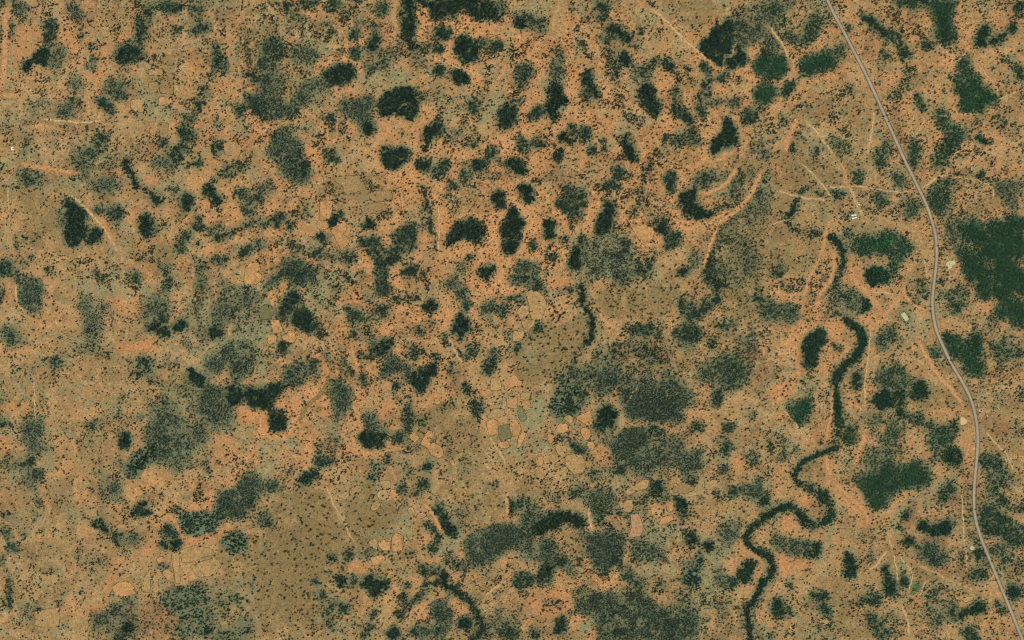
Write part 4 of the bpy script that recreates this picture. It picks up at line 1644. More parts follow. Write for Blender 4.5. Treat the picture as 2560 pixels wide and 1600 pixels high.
# scrubby grass thickens round the woods; bare orange soil winds between them
b_near = box1(box1(dens_all, 4), 4); b_far = box1(box1(dens_all, 17), 17)
rag = (nz_gr - 0.5) * 2.2 + (nz_fine - 0.5) * 0.5
scrubP = np.zeros((NY, NX))
for e in [(1560, 940, 230, 150, 1), (1610, 1120, 220, 170, 1), (1470, 1330, 290, 140, .9), (1640, 1530, 270, 120, 1), (2200, 1090, 190, 190, .9), (2450, 1330, 150, 190, .8), (460, 1070, 200, 150, .9),
          (630, 960, 190, 130, .9), (610, 1240, 150, 130, .9), (690, 180, 150, 170, .9), (1860, 660, 130, 220, .8), (1780, 900, 170, 150, .8), (2420, 620, 170, 230, .9), (2450, 900, 150, 120, .6), (1500, 650, 170, 130, .8),
          (230, 370, 130, 100, .7), (60, 1130, 150, 150, .6), (450, 1560, 300, 120, .6), (580, 770, 170, 130, .6), (2330, 440, 160, 170, .6), (1950, 60, 150, 120, .6), (2300, 60, 260, 120, .5), (1180, 1570, 260, 110, .6),
          (1000, 40, 260, 90, .5), (1850, 1260, 140, 140, .5), (2250, 1530, 260, 130, .5), (340, 60, 300, 130, .5), (880, 930, 150, 120, .4)]:
    scrubP = np.maximum(scrubP, ell(*e[:4]) * e[4])
b_mid = box1(box1(dens_all, 9), 9)
scrub = np.clip(b_near * 1.7 + b_mid * 2.2 - 0.16 + rag * 1.1 + (nz_mid - 0.5) * 1.3 + gre * 0.35 + scrubP * 0.6, 0, 1)
chan = np.clip((b_far * 0.95 - b_near) * 7 + (nz_gr - 0.5) * 4.5 + vein * 0.7 - 0.22 - (nz_mid - 0.5) * 1.2 - gre * 0.4 - scrubP * 0.6 - 0.06, 0, 1)
blend(full, scrub * 0.9, alb(124, 123, 84))
blend(full, np.clip(scrub - 0.35, 0, 1) * 0.75, alb(112, 116, 84))
thin = np.zeros((NY, NX))
prov = np.clip(0.45 + org * 0.75 - olv * 0.4, 0.25, 1)
blend(full, chan * prov * 0.9, alb(209, 145, 86))
blend(full, np.clip(chan - 0.55, 0, 1) * prov * 1.2, alb(217, 164, 107))
for h, P in parse(SOIL):
    r = mask_of(P, 8, 0.9)
    if r and int(h[1]) >= 6: thin[r[0]] = np.maximum(thin[r[0]], r[1] * (0.7 if h[0] in 'otsp' else 0.35))
    if r: blend(r[0], r[1] * int(h[1]) / 9.0 * np.clip(0.75 + (nz_gr[r[0]] - 0.46) * 4, 0.35, 1.15), PAL[h[0]])


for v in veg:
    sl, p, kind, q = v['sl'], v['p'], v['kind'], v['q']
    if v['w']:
        r = mask_of(v['P'], 8, 0.5, v['w'] + 17)
        if r: blend(r[0], r[1] * 0.6 * (1 - bare[r[0]]) * np.clip(0.4 + rag[r[0]] * 1.5, 0, 1), PAL['s'] * 0.6 + PAL['o'] * 0.4)
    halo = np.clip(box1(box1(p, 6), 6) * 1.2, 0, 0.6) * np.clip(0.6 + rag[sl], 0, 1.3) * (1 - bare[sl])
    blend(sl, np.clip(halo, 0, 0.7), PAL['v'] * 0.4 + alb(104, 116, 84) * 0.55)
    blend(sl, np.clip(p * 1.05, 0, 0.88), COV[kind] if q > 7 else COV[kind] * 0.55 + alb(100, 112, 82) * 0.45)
col *= (0.90 + 0.2 * nz_sm + 0.12 * (nz_fine - 0.5))[..., None]

def samp(A, sx, sy):
    i = np.clip(((sx - X0) / CS).astype(int), 0, NX - 1); j = np.clip(((sy - Y0) / CS).astype(int), 0, NY - 1)
    return A[j, i]

# ---------------------------------------------------------------- materials
def new_mat(name):
    m = bpy.data.materials.new(name); m.use_nodes = True
    nt = m.node_tree; b = nt.nodes['Principled BSDF']; b.inputs['Roughness'].default_value = 0.95
    b.inputs['Specular IOR Level'].default_value = 0.15
    return m, nt, b
def nd(nt, t, **k):
    n = nt.nodes.new(t)
    for a, v in k.items(): setattr(n, a, v)
    return n
def lk(nt, a, b): nt.links.new(a, b)
def noise(nt, scale, detail=3, rough=0.6, obj=False):
    tc = nd(nt, 'ShaderNodeTexCoord'); n = nd(nt, 'ShaderNodeTexNoise')
    n.inputs['Scale'].default_value = scale; n.inputs['Detail'].default_value = detail; n.inputs['Roughness'].default_value = rough
    lk(nt, tc.outputs['Object'], n.inputs['Vector']); return n
def mulv(nt, colsock, facsock, lo, hi, f0=0.3, f1=0.7):
    mr = nd(nt, 'ShaderNodeMapRange'); mr.inputs['From Min'].default_value = f0; mr.inputs['From Max'].default_value = f1
    mr.inputs['To Min'].default_value = lo; mr.inputs['To Max'].default_value = hi
    lk(nt, facsock, mr.inputs['Value'])
    vm = nd(nt, 'ShaderNodeVectorMath', operation='SCALE'); lk(nt, colsock, vm.inputs[0]); lk(nt, mr.outputs[0], vm.inputs['Scale'])
    return vm.outputs[0]
def mixc(nt, fac, a, b):
    m = nd(nt, 'ShaderNodeMix', data_type='RGBA')
    for s, v in ((0, fac), (6, a), (7, b)):
        if hasattr(v, 'is_linked') or hasattr(v, 'links'): lk(nt, v, m.inputs[s])
        else: m.inputs[s].default_value = v if s == 0 else (*v, 1)
    return m.outputs[2]
def rng_map(nt, s, a, b, lo=0.0, hi=1.0):
    mr = nd(nt, 'ShaderNodeMapRange'); mr.inputs['From Min'].default_value = a; mr.inputs['From Max'].default_value = b
    mr.inputs['To Min'].default_value = lo; mr.inputs['To Max'].default_value = hi; lk(nt, s, mr.inputs['Value']); return mr.outputs[0]

def soil_detail(nt, base):
    """grain every bare surface shares: dry-grass tufts, pale grit, small stains"""
    n1 = noise(nt, 0.16, 4, 0.7); n2 = noise(nt, 0.32, 3, 0.7); n5 = noise(nt, 0.11, 5, 0.75); n3 = noise(nt, 0.05, 3, 0.6)
    c = mulv(nt, base, n1.outputs['Fac'], 0.70, 1.26, 0.3, 0.7)
    c = mulv(nt, c, n2.outputs['Fac'], 0.80, 1.20, 0.3, 0.7)
    c = mixc(nt, rng_map(nt, n5.outputs['Fac'], 0.56, 0.66, 0, 0.5), c, tuple(PAL['y'] * 0.7))
    c = mixc(nt, rng_map(nt, n3.outputs['Fac'], 0.55, 0.75, 0, 0.35), c, tuple(PAL['v']))
    return c, n1
m_ground, nt, b = new_mat('soil')
at = nd(nt, 'ShaderNodeAttribute', attribute_name='soil')
c, n1 = soil_detail(nt, at.outputs['Color']); lk(nt, c, b.inputs['Base Color'])
bp = nd(nt, 'ShaderNodeBump'); bp.inputs['Strength'].default_value = 0.5; bp.inputs['Distance'].default_value = 1.0
lk(nt, n1.outputs['Fac'], bp.inputs['Height']); lk(nt, bp.outputs[0], b.inputs['Normal'])

def sheet_mat(name, soft):
    m, nt, b = new_mat(name)
    oi = nd(nt, 'ShaderNodeObjectInfo'); c, n1 = soil_detail(nt, oi.outputs['Color'])
    if not soft:
        wv = nd(nt, 'ShaderNodeTexWave'); wv.inputs['Scale'].default_value = 0.09; wv.inputs['Distortion'].default_value = 3
        wv.inputs['Detail'].default_value = 2; tc = nd(nt, 'ShaderNodeTexCoord'); mp = nd(nt, 'ShaderNodeMapping')
        lk(nt, tc.outputs['Object'], mp.inputs['Vector']); lk(nt, mp.outputs[0], wv.inputs['Vector'])
        rz = nd(nt, 'ShaderNodeMath', operation='MULTIPLY'); rz.inputs[1].default_value = 3.1
        cx = nd(nt, 'ShaderNodeCombineXYZ'); lk(nt, oi.outputs['Random'], rz.inputs[0]); lk(nt, rz.outputs[0], cx.inputs['Z']); lk(nt, cx.outputs[0], mp.inputs['Rotation'])
        c = mulv(nt, c, wv.outputs['Fac'], 0.88, 1.07, 0, 1)
        n4 = noise(nt, 0.035, 4, 0.7); c = mixc(nt, rng_map(nt, n4.outputs['Fac'], 0.48, 0.66, 0, 0.6), c, tuple(PAL['y']))
    lk(nt, c, b.inputs['Base Color'])
    if soft:
        at = nd(nt, 'ShaderNodeAttribute', attribute_name='edge'); n = noise(nt, 0.11, 4, 0.7)
        ad = nd(nt, 'ShaderNodeMath', operation='ADD'); lk(nt, at.outputs['Fac'], ad.inputs[0])
        lk(nt, rng_map(nt, n.outputs['Fac'], 0.3, 0.7, -0.5, 0.5), ad.inputs[1])
        f = rng_map(nt, ad.outputs[0], 0.0, 0.8, 0, 0.95)
        tr = nd(nt, 'ShaderNodeBsdfTransparent'); mx = nd(nt, 'ShaderNodeMixShader')
        lk(nt, f, mx.inputs[0]); lk(nt, tr.outputs[0], mx.inputs[1]); lk(nt, b.outputs[0], mx.inputs[2])
        lk(nt, mx.outputs[0], nt.nodes['Material Output'].inputs['Surface'])
    return m
m_track = sheet_mat('worn_earth', True)
m_field = sheet_mat('tilled_earth', False)

def plain(name, c, rough=0.8, var=0.15, scale=0.8, spec=0.2, metal=0.0):
    m, nt, b = new_mat(name); n = noise(nt, scale, 4, 0.65)
    rgb = nd(nt, 'ShaderNodeRGB'); rgb.outputs[0].default_value = (*c, 1)
    lk(nt, mulv(nt, rgb.outputs[0], n.outputs['Fac'], 1 - var, 1 + var), b.inputs['Base Color'])
    b.inputs['Roughness'].default_value = rough; b.inputs['Specular IOR Level'].default_value = spec; b.inputs['Metallic'].default_value = metal
    return m
def foliage(name, inst):
    m, nt, b = new_mat(name)
    if inst: at = nd(nt, 'ShaderNodeAttribute', attribute_name='leafcol', attribute_type='INSTANCER'); src = at.outputs['Color']
    else:
        oi = nd(nt, 'ShaderNodeObjectInfo')
        src = mixc(nt, oi.outputs['Random'], tuple(alb(40, 62, 38)), tuple(alb(52, 70, 42)))
    n = noise(nt, 1.1, 2, 0.6)
    c = mulv(nt, src, n.outputs['Fac'], 0.7, 1.3)
    lk(nt, c, b.inputs['Base Color']); b.inputs['Roughness'].default_value = 0.7
    return m
m_leaf_i = foliage('leaves_spread', True); m_leaf = foliage('leaves', False)
m_bark = plain('bark', tuple(alb(84, 70, 54)), 0.9, 0.3, 3)
m_hedge = plain('dry_thorn', tuple(alb(66, 72, 44)), 0.95, 0.35, 0.9)
m_pen = plain('bleached_brushwood', tuple(alb(190, 172, 138)), 0.95, 0.25, 1.5)
m_white = plain('white_sheet_roof', (0.80, 0.78, 0.70), 0.45, 0.06, 0.6, 0.4)
m_wall = plain('limewashed_wall', (0.62, 0.56, 0.45), 0.9, 0.12, 1.2)
m_door = plain('painted_door', (0.10, 0.16, 0.20), 0.6, 0.1, 4)
m_pane = plain('window_pane', (0.03, 0.04, 0.05), 0.15, 0.1, 4, 0.5)
m_thatch = plain('pale_thatch', tuple(alb(206, 190, 150)), 0.95, 0.2, 2.5)
m_mud = plain('mud_wall', tuple(alb(160, 118, 84)), 0.95, 0.15, 2)
m_water = plain('silty_water', tuple(alb(204, 200, 146)), 0.12, 0.05, 0.15, 0.35)
m_pan = plain('drying_mud', tuple(alb(224, 186, 128)), 0.7, 0.08, 0.25, 0.3)
m_pool = plain('weedy_water', tuple(alb(112, 134, 108)), 0.2, 0.15, 0.2, 0.3)

m_road, nt, b = new_mat('asphalt')
at = nd(nt, 'ShaderNodeAttribute', attribute_name='edge')
n = noise(nt, 0.02, 4, 0.7); n2 = noise(nt, 0.25, 3, 0.6)
c0 = mixc(nt, rng_map(nt, n.outputs['Fac'], 0.35, 0.65), tuple(alb(158, 152, 126)), tuple(alb(184, 168, 138)))
c1 = mulv(nt, c0, n2.outputs['Fac'], 0.88, 1.1)
c2 = mixc(nt, rng_map(nt, at.outputs['Fac'], 0.75, 1.0, 0, 0.45), c1, tuple(alb(196, 182, 154)))
lk(nt, c2, b.inputs['Base Color'])

# ---------------------------------------------------------------- object helpers
def link(o, parent=None, loc=None):
    C.objects.link(o)
    if parent: o.parent = parent
    if loc is not None: o.location = loc
    return o
def tag(o, label=None, cat=None, group=None, kind=None):
    if label: o['label'] = label
    if cat: o['category'] = cat
    if group: o['group'] = group
    if kind: o['kind'] = kind
    return o
def mesh_obj(name, V, F, mat, parent=None, loc=None, smooth=False):
    me = bpy.data.meshes.new(name); me.from_pydata([tuple(map(float, v)) for v in V], [], [tuple(map(int, f)) for f in F])
    if mat: me.materials.append(mat)
    if smooth: me.shade_smooth()
    return link(bpy.data.objects.new(name, me), parent, loc)
def empty(name, x, y, rz=0.0):
    o = bpy.data.objects.new(name, None); o.empty_display_size = 1
    link(o, None, (x, y, float(H(x, y)))); o.rotation_euler = (0, 0, rz); return o
def resample(P, step, closed=False):
    Q = np.vstack([P, P[:1]]) if closed else P
    d = np.r_[0, np.cumsum(np.hypot(*np.diff(Q, axis=0).T))]
    n = max(3, int(d[-1] / step) + 1)
    t = np.linspace(0, d[-1], n + 1)
    if closed: t = t[:-1]
    return np.c_[np.interp(t, d, Q[:, 0]), np.interp(t, d, Q[:, 1])]
def spline(P, step):
    for _ in range(3): P = chaikin(P, 1, False)
    return resample(P, step)

# ---------------------------------------------------------------- ground: one sheet to the horizon
ST = 3.0
xs = np.r_[-40000, -15000, -6000, -2500, np.arange(X0, X0 + NX * CS + 0.1, ST), 5200, 9000, 18000, 42000].astype(float)
ys = np.r_[-40000, -15000, -6000, -2500, np.arange(Y0, Y0 + NY * CS + 0.1, ST), 4200, 8000, 17000, 41000].astype(float)
SX, SY = np.meshgrid(xs, ys)
GXw, GYw = WX(SX), WY(SY)
Z = H(np.clip(GXw, -1600, 1600), np.clip(GYw, -1100, 1100))
nv = SX.size; nx_, ny_ = len(xs), len(ys)
me = bpy.data.meshes.new('ground')
me.vertices.add(nv); me.vertices.foreach_set('co', np.stack([GXw, GYw, Z], -1).astype(np.float32).ravel())
idx = np.arange(nv).reshape(ny_, nx_)
q = np.stack([idx[1:, :-1], idx[1:, 1:], idx[:-1, 1:], idx[:-1, :-1]], -1).reshape(-1, 4)
me.loops.add(q.size); me.loops.foreach_set('vertex_index', q.ravel().astype(np.int32))
me.polygons.add(len(q)); me.polygons.foreach_set('loop_start', (np.arange(len(q)) * 4).astype(np.int32)); me.polygons.foreach_set('loop_total', np.full(len(q), 4, np.int32))
me.update(calc_edges=True); me.validate()
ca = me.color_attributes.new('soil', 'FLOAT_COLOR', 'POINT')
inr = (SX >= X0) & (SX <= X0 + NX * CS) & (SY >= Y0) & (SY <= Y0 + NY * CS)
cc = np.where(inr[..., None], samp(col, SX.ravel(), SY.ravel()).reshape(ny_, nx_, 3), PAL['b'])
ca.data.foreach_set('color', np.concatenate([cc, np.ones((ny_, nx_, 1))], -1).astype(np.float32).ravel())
me.materials.append(m_ground); me.shade_smooth()
tag(link(bpy.data.objects.new('ground', me)), 'dry orange and tan savanna soil with patches of dry grass', None, None, 'structure')

# ---------------------------------------------------------------- strips: road, shoulders, tracks
def strip(name, P, widths, edges, dz, mat, jag=0.0, fade=0):
    """ribbon along plan polyline P; widths = offsets across, edges = value of the edge attribute"""
    t = np.gradient(P, axis=0); t /= np.maximum(np.hypot(t[:, 0], t[:, 1])[:, None], 1e-6)
    n = np.c_[-t[:, 1], t[:, 0]]; k = len(widths); V = []; ev = []
    for i in range(len(P)):
        j = 1 + jag * (rng.random() - 0.5)
        for w, z, e in zip(widths, dz, edges):
            s = P[i] + n[i] * w * j; x, y = WX(s[0]), WY(s[1])
            V.append((x, y, float(H(x, y)) + z)); ev.append(e * min(1, (min(i, len(P) - 1 - i) + 0.3) / fade) if fade else e)
    F = [(i * k + a + 1, i * k + a, (i + 1) * k + a, (i + 1) * k + a + 1) for i in range(len(P) - 1) for a in range(k - 1)]
    o = mesh_obj(name, V, F, mat)
    at = o.data.attributes.new('edge', 'FLOAT', 'POINT'); at.data.foreach_set('value', np.array(ev, np.float32))
    return o
RP = spline(ROAD, 6.0)
o = strip('road', RP, [-2.9, -2.0, -0.5, 0.0, 0.5, 2.0, 2.9], [0, .4, .95, 1, .95, .4, 0], [.42, .46, .5, .5, .5, .46, .42], m_road)
tag(o, 'narrow worn grey paved road running down through the scrub', None, None, 'structure')
for s in (-1, 1):
    w = [2.9, 3.8, 7.0] if s > 0 else [-7.0, -3.8, -2.9]
    z = [.40, .36, .04] if s > 0 else [.04, .36, .40]
    o = strip('road_shoulder', RP, w, [1.1, .75, 0] if s > 0 else [0, .75, 1.1], z, m_track, 0.25); o.color = (*alb(136, 116, 82), 1)
    tag(o, 'dark gravel shoulder along the %s edge of the paved road' % ('eastern' if s > 0 else 'western'), None, None, 'structure')
TL = {'o': 'broad bare orange earth track worn through the scrub', 's': 'narrow pale sandy footpath through the scrub', 't': 'wide faint tan strip of bare ground', 'y': 'faint brown dry watercourse'}
for i, (h, P) in enumerate(trk):
    w = float(h[1:]) * U * (0.62 if h[0] == 's' else 0.8)
    P = spline(P, max(3.0, w * 0.4))
    P = P + np.c_[samp(warpx, P[:, 0], P[:, 1]), samp(warpy, P[:, 0], P[:, 1])] * 0.3
    zt = 0.10 + 0.006 * (i % 11)
    o = strip('track', P, [-w * .8, -w * .42, 0, w * .42, w * .8], [0, .55, 1, .55, 0], [zt] * 5, m_track, 0.45, len(P) * 0.18)
    c = (PAL['o'] * 0.6 + PAL['s'] * 0.4 if h[0] == 'o' else PAL[h[0]]) * (1.0 + 0.1 * random.Random(i).random()); o.color = (*c, 1)
    tag(o, TL[h[0]], None, 'dirt tracks', 'structure')

# ---------------------------------------------------------------- fields and their thorn hedges
def flat_poly(name, P, dz, mat, cuts=2):
    bm = bmesh.new()
    vs_ = [bm.verts.new((WX(p[0]), WY(p[1]), 0)) for p in P]
    f = bm.faces.new(vs_)
    bmesh.ops.triangulate(bm, faces=[f])
    if cuts: bmesh.ops.subdivide_edges(bm, edges=bm.edges[:], cuts=cuts, use_grid_fill=True)
    bmesh.ops.recalc_face_normals(bm, faces=bm.faces[:])
    for v in bm.verts: v.co.z = float(H(v.co.x, v.co.y)) + dz
    bm.normal_update()
    if bm.faces[:] and sum(f.normal.z for f in bm.faces) < 0: bmesh.ops.reverse_faces(bm, faces=bm.faces[:])
    me = bpy.data.meshes.new(name); bm.to_mesh(me); bm.free(); me.materials.append(mat)
    return link(bpy.data.objects.new(name, me))
def hedge(P, r, seed, gaps=0.06):
    q = np.random.default_rng(seed); V = []; F = []; n = len(P)
    t = np.roll(P, -1, 0) - np.roll(P, 1, 0); t /= np.maximum(np.hypot(t[:, 0], t[:, 1])[:, None], 1e-6); nn = np.c_[-t[:, 1], t[:, 0]]
    for i in range(n):
        ra = r * (0.6 + 0.8 * q.random()); c = P[i] + nn[i] * q.normal(0, 0.35)
        for k in range(5):
            a = math.pi * k / 4; rr = ra * (0.75 + 0.5 * q.random())
            s = c + nn[i] * math.cos(a) * rr; x, y = WX(s[0]), WY(s[1])
            V.append((x, y, float(H(x, y)) - 0.1 + math.sin(a) * rr * 1.3))
    skip = 0
    for i in range(n):
        if skip > 0: skip -= 1; continue
        if q.random() < gaps / 2: skip = int(q.integers(1, 4)); continue
        j = (i + 1) % n
        for k in range(4): F.append((i * 5 + k, i * 5 + k + 1, j * 5 + k + 1, j * 5 + k))
    return V, F
FCOL = dict(o=alb(206, 154, 96), t=alb(192, 154, 98), y=alb(170, 138, 88), g=alb(126, 121, 80), p=alb(192, 145, 102))
FWORD = dict(o='bare orange', t='dusty tan', y='dry olive', g='fallow grey-green', p='pinkish bare')
def shape_words(P, w=None):
    if w: return 'winding narrow'
    Q = resample(P, 4, True); c = Q - Q.mean(0)
    ev = np.sqrt(np.maximum(np.linalg.eigvalsh(np.cov(c.T)), 1e-6)); el_ = ev[1] / ev[0]
    x, y = P[:, 0], P[:, 1]; area = abs(np.dot(x, np.roll(y, 1)) - np.dot(y, np.roll(x, 1))) / 2
    s = 'long' if el_ > 2.2 else 'oval' if el_ > 1.45 else 'rounded'
    return ('small ' if area < 700 else 'large ' if area > 6000 else '') + s
def area_of(P):
    x, y = P[:, 0], P[:, 1]; return abs(np.dot(x, np.roll(y, 1)) - np.dot(y, np.roll(x, 1))) / 2
def where(c):
    """a findable neighbour of plan point c, or ''"""
    d = np.hypot(RP[:, 0] - c[0], RP[:, 1] - c[1]).min()
    marks = [((2376, 661), 70, 'by the silty pond'), ((2262, 792), 70, 'by the rectangular pond'), ((2410, 1052), 60, 'by the pale mud pan'), ((2431, 1370), 55, 'by the small roadside pond'),
             ((2135, 542), 90, 'near the row of white-roofed houses'), ((31, 372), 110, 'near the lone white U-shaped house')]
    for m, rad, s in marks:
        if math.hypot(c[0] - m[0], c[1] - m[1]) < rad: return s
    if d < 70: return 'close to the paved road'
    if d < 170: return 'a short way off the paved road'
    return ''
VSUM = [(v['P'].mean(0), v['P'], v['w'], v['kind'], v['q']) for v in veg]
FSUM = [(P.mean(0), h, P) for h, P in parse(FIELDS)]
def near(c, use_fields=True):
    w_ = where(c)
    if w_: return w_
    best = (1e9, '')
    if use_fields:
        for m, h, P in FSUM:
            d = np.hypot(P[:, 0] - c[0], P[:, 1] - c[1]).min()
            if d < 30 and d < best[0]: best = (d, 'beside ' + shape_words(P) + ' ' + FWORD[h] + ' plot')
    for m, P, w, k, q_ in VSUM:
        if abs(m[0] - c[0]) > 200 or abs(m[1] - c[1]) > 200 or q_ < 6: continue
        d = np.hypot(P[:, 0] - c[0], P[:, 1] - c[1]).min() * 0.8
        if d < 55 and d < best[0]: best = (d, 'beside ' + shape_words(P, w) + ' ' + TONE[k] + ' ' + ('tree belt' if w else NOUN[k]))
    return best[1]
NOUN = dict(d='thicket', g='thicket', b='scrub patch', k='tree grove', h='marsh thicket'); TONE = dict(d='dark green', g='fresh green', b='grey-brown', k='speckled dark', h='bright green')
for i, (h, P) in enumerate(parse(FIELDS)):
    Q = np.array([v for a, b_, c_ in zip(np.roll(P, 1, 0), P, np.roll(P, -1, 0)) for v in (b_ + (a - b_) * min(.15, 2.5 / np.hypot(*(a - b_))), b_ + (c_ - b_) * min(.15, 2.5 / np.hypot(*(c_ - b_))))])
    Q = resample(Q, 5, True); Q = Q + np.c_[samp(warpx, Q[:, 0], Q[:, 1]), samp(warpy, Q[:, 0], Q[:, 1])] * 0.12
    o = flat_poly('field', Q, 0.2 + 0.005 * (i % 7), m_field)
    k = FCOL[h] * (0.94 + 0.14 * random.Random(i * 7).random()); o.color = (*k, 1)
    w_ = near(P.mean(0), False); sw = shape_words(P)
    tag(o, ' '.join(filter(None, [sw, FWORD[h], 'field plot', w_])), None, 'cleared field plots', 'structure')
    V, F = hedge(resample(Q, 1.6, True), 0.62, 900 + i, 0.14)
    o = mesh_obj('thorn_hedge', V, F, m_hedge)
    tag(o, ' '.join(filter(None, ['thorn hedge of', sw, FWORD[h], 'plot', w_])), 'hedge', 'thorn hedges around field plots')

# ---------------------------------------------------------------- ponds
POND = [(POND_A, m_water, 'pale silty pond with a tiny islet, between the road and a green wood', 'pond'), (POND_B, m_water, 'pale rectangular dug pond inside a low scrubby bank', 'pond'),
        (POND_C, m_pan, 'pale cream drying mud pan beside the paved road', 'mud_pan'), (POND_D, m_water, 'small pale green pond beside the paved road', 'pond'),
        (POND_E, m_pool, 'grey-green crescent pool among dark trees', 'pool'), (POND_F, m_pool, 'narrow weedy pool inside a speckled grove', 'pool')]
for P, m, lab, nm in POND:
    Q = P if P is POND_B else chaikin(P)
    tag(flat_poly(nm, Q, 0.16, m), lab, None, None, 'structure')
tag(flat_poly('pond', np.array([(2367.6, 643.5), (2369.4, 643), (2371.5, 649), (2369.8, 650)]), 0.16, m_water, 0), 'tiny pale puddle above the silty pond', None, None, 'structure')
V, F = [], []
q = np.random.default_rng(5)
for k, (rr, z) in enumerate([(1.0, 0.5), (1.8, 0.25), (2.2, 0.1)]):
    for a in range(9):
        t = a * 2 * math.pi / 9; rj = rr * (0.85 + 0.3 * q.random()); x, y = WX(2373.8) + math.cos(t) * rj * 0.6, WY(660) + math.sin(t) * rj; V.append((x, y, float(H(x, y)) + z))
F = [tuple(range(9))] + [(k * 9 + a, (k + 1) * 9 + a, (k + 1) * 9 + (a + 1) % 9, k * 9 + (a + 1) % 9) for k in (0, 1) for a in range(9)]
o = mesh_obj('islet', V, F, m_mud); tag(o, 'tiny brown mud islet in the silty pond', None, None, 'structure')
# bank round the dug pond
Q = resample(chaikin(np.array([(2246, 785), (2262, 774), (2279, 798), (2265, 810)])), 2.5, True); V = []; F = []; n_ = len(Q); cen = Q.mean(0)
for i, p in enumerate(Q):
    u = (p - cen) / np.hypot(*(p - cen))
    for off, z in ((-3.0, 0.05), (-1.2, 0.9), (0.6, 1.1), (3.2, 0.02)):
        s = p + u * off; x, y = WX(s[0]), WY(s[1]); V.append((x, y, float(H(x, y)) + z * (0.85 + 0.3 * rng.random())))
F = [(i * 4 + k, i * 4 + k + 1, ((i + 1) % n_) * 4 + k + 1, ((i + 1) % n_) * 4 + k) for i in range(n_) for k in range(3)]
o = mesh_obj('pond_bank', V, F, m_field); o.color = (*alb(128, 126, 88), 1)
tag(o, 'low grassy earth bank around the rectangular pond', None, None, 'structure')

# ---------------------------------------------------------------- plants
def ico():
    t = (1 + 5 ** .5) / 2
    v = np.array([(-1, t, 0), (1, t, 0), (-1, -t, 0), (1, -t, 0), (0, -1, t), (0, 1, t), (0, -1, -t), (0, 1, -t), (t, 0, -1), (t, 0, 1), (-t, 0, -1), (-t, 0, 1)], float)
    v /= np.hypot(1, t)
    f = [(0, 11, 5), (0, 5, 1), (0, 1, 7), (0, 7, 10), (0, 10, 11), (1, 5, 9), (5, 11, 4), (11, 10, 2), (10, 7, 6), (7, 1, 8), (3, 9, 4), (3, 4, 2), (3, 2, 6), (3, 6, 8), (3, 8, 9), (4, 9, 5), (2, 4, 11), (6, 2, 10), (8, 6, 7), (9, 8, 1)]
    return v, f
IV, IF = ico()
def crown_mesh(name, seed, lumps, mat, leaf=40):
    """unit-radius crown: many leaf clumps with gaps, plus loose sprays of leaves"""
    q = np.random.default_rng(seed); V = []; F = []
    for k in range(lumps):
        a = q.random() * 2 * math.pi; rr = math.sqrt(q.random()) * 0.78
        s = 0.2 + 0.2 * q.random()
        c = np.array([math.cos(a) * rr, math.sin(a) * rr, 1.05 + 0.32 * (1 - rr * rr) * (q.random() * 1.2 - 0.2)])
        b0 = len(V)
        for v in IV: V.append(c + v * s * (0.7 + 0.6 * q.random(3)) * (1, 1, 0.75))
        F += [tuple(b0 + i for i in f) for f in IF]
    for k in range(leaf):
        a = q.random() * 2 * math.pi; rr = 0.55 + 0.5 * q.random()
        c = np.array([math.cos(a) * rr, math.sin(a) * rr, 0.85 + 0.4 * q.random()])
        b0 = len(V); d = q.normal(size=(3, 3)) * 0.12; V += [c + d[0], c + d[1], c + d[2]]; F.append((b0, b0 + 1, b0 + 2))
    me = bpy.data.meshes.new(name); me.from_pydata([tuple(v) for v in V], [], F); me.materials.append(mat); return me
def trunk_mesh(name, seed, limbs=4):
    q = np.random.default_rng(seed); V = []; F = []
    def tube(p0, p1, r0, r1, n=6):
        p0, p1 = np.array(p0, float), np.array(p1, float); d = p1 - p0; d /= np.linalg.norm(d)
        u = np.cross(d, (1, 0.3, 0.1)); u /= np.linalg.norm(u); w = np.cross(d, u); b0 = len(V)
        for p, r in ((p0, r0), (p1, r1)):
            for k in range(n): V.append(p + (u * math.cos(k * 2 * math.pi / n) + w * math.sin(k * 2 * math.pi / n)) * r)
        for k in range(n): F.append((b0 + k, b0 + (k + 1) % n, b0 + n + (k + 1) % n, b0 + n + k))
    fork = (q.normal() * 0.05, q.normal() * 0.05, 0.55)
    tube((0, 0, -0.05), fork, 0.085, 0.06)
    for k in range(limbs):
        a = (k + q.random() * 0.6) * 2 * math.pi / limbs
        tube(fork, (math.cos(a) * 0.5, math.sin(a) * 0.5, 1.0 + 0.15 * q.random()), 0.05, 0.02, 5)
    me = bpy.data.meshes.new(name); me.from_pydata([tuple(v) for v in V], [], F); me.materials.append(m_bark); return me

# prototypes for the spread plants (a trunk and a crown in one small mesh)
def proto(seed, lumps):
    bm = bmesh.new(); bm.from_mesh(crown_mesh('c', seed, lumps, m_leaf_i, 26)); n = len(bm.faces); bm.from_mesh(trunk_mesh('t', seed, 3)); bm.faces.ensure_lookup_table()
    for f in bm.faces[n:]: f.material_index = 1
    me = bpy.data.meshes.new('bush'); bm.to_mesh(me); bm.free(); me.materials.append(m_leaf_i); me.materials.append(m_bark)
    return bpy.data.objects.new('bush_form', me)
PROTO = [proto(40 + i, 11 + i % 3) for i in range(5)]

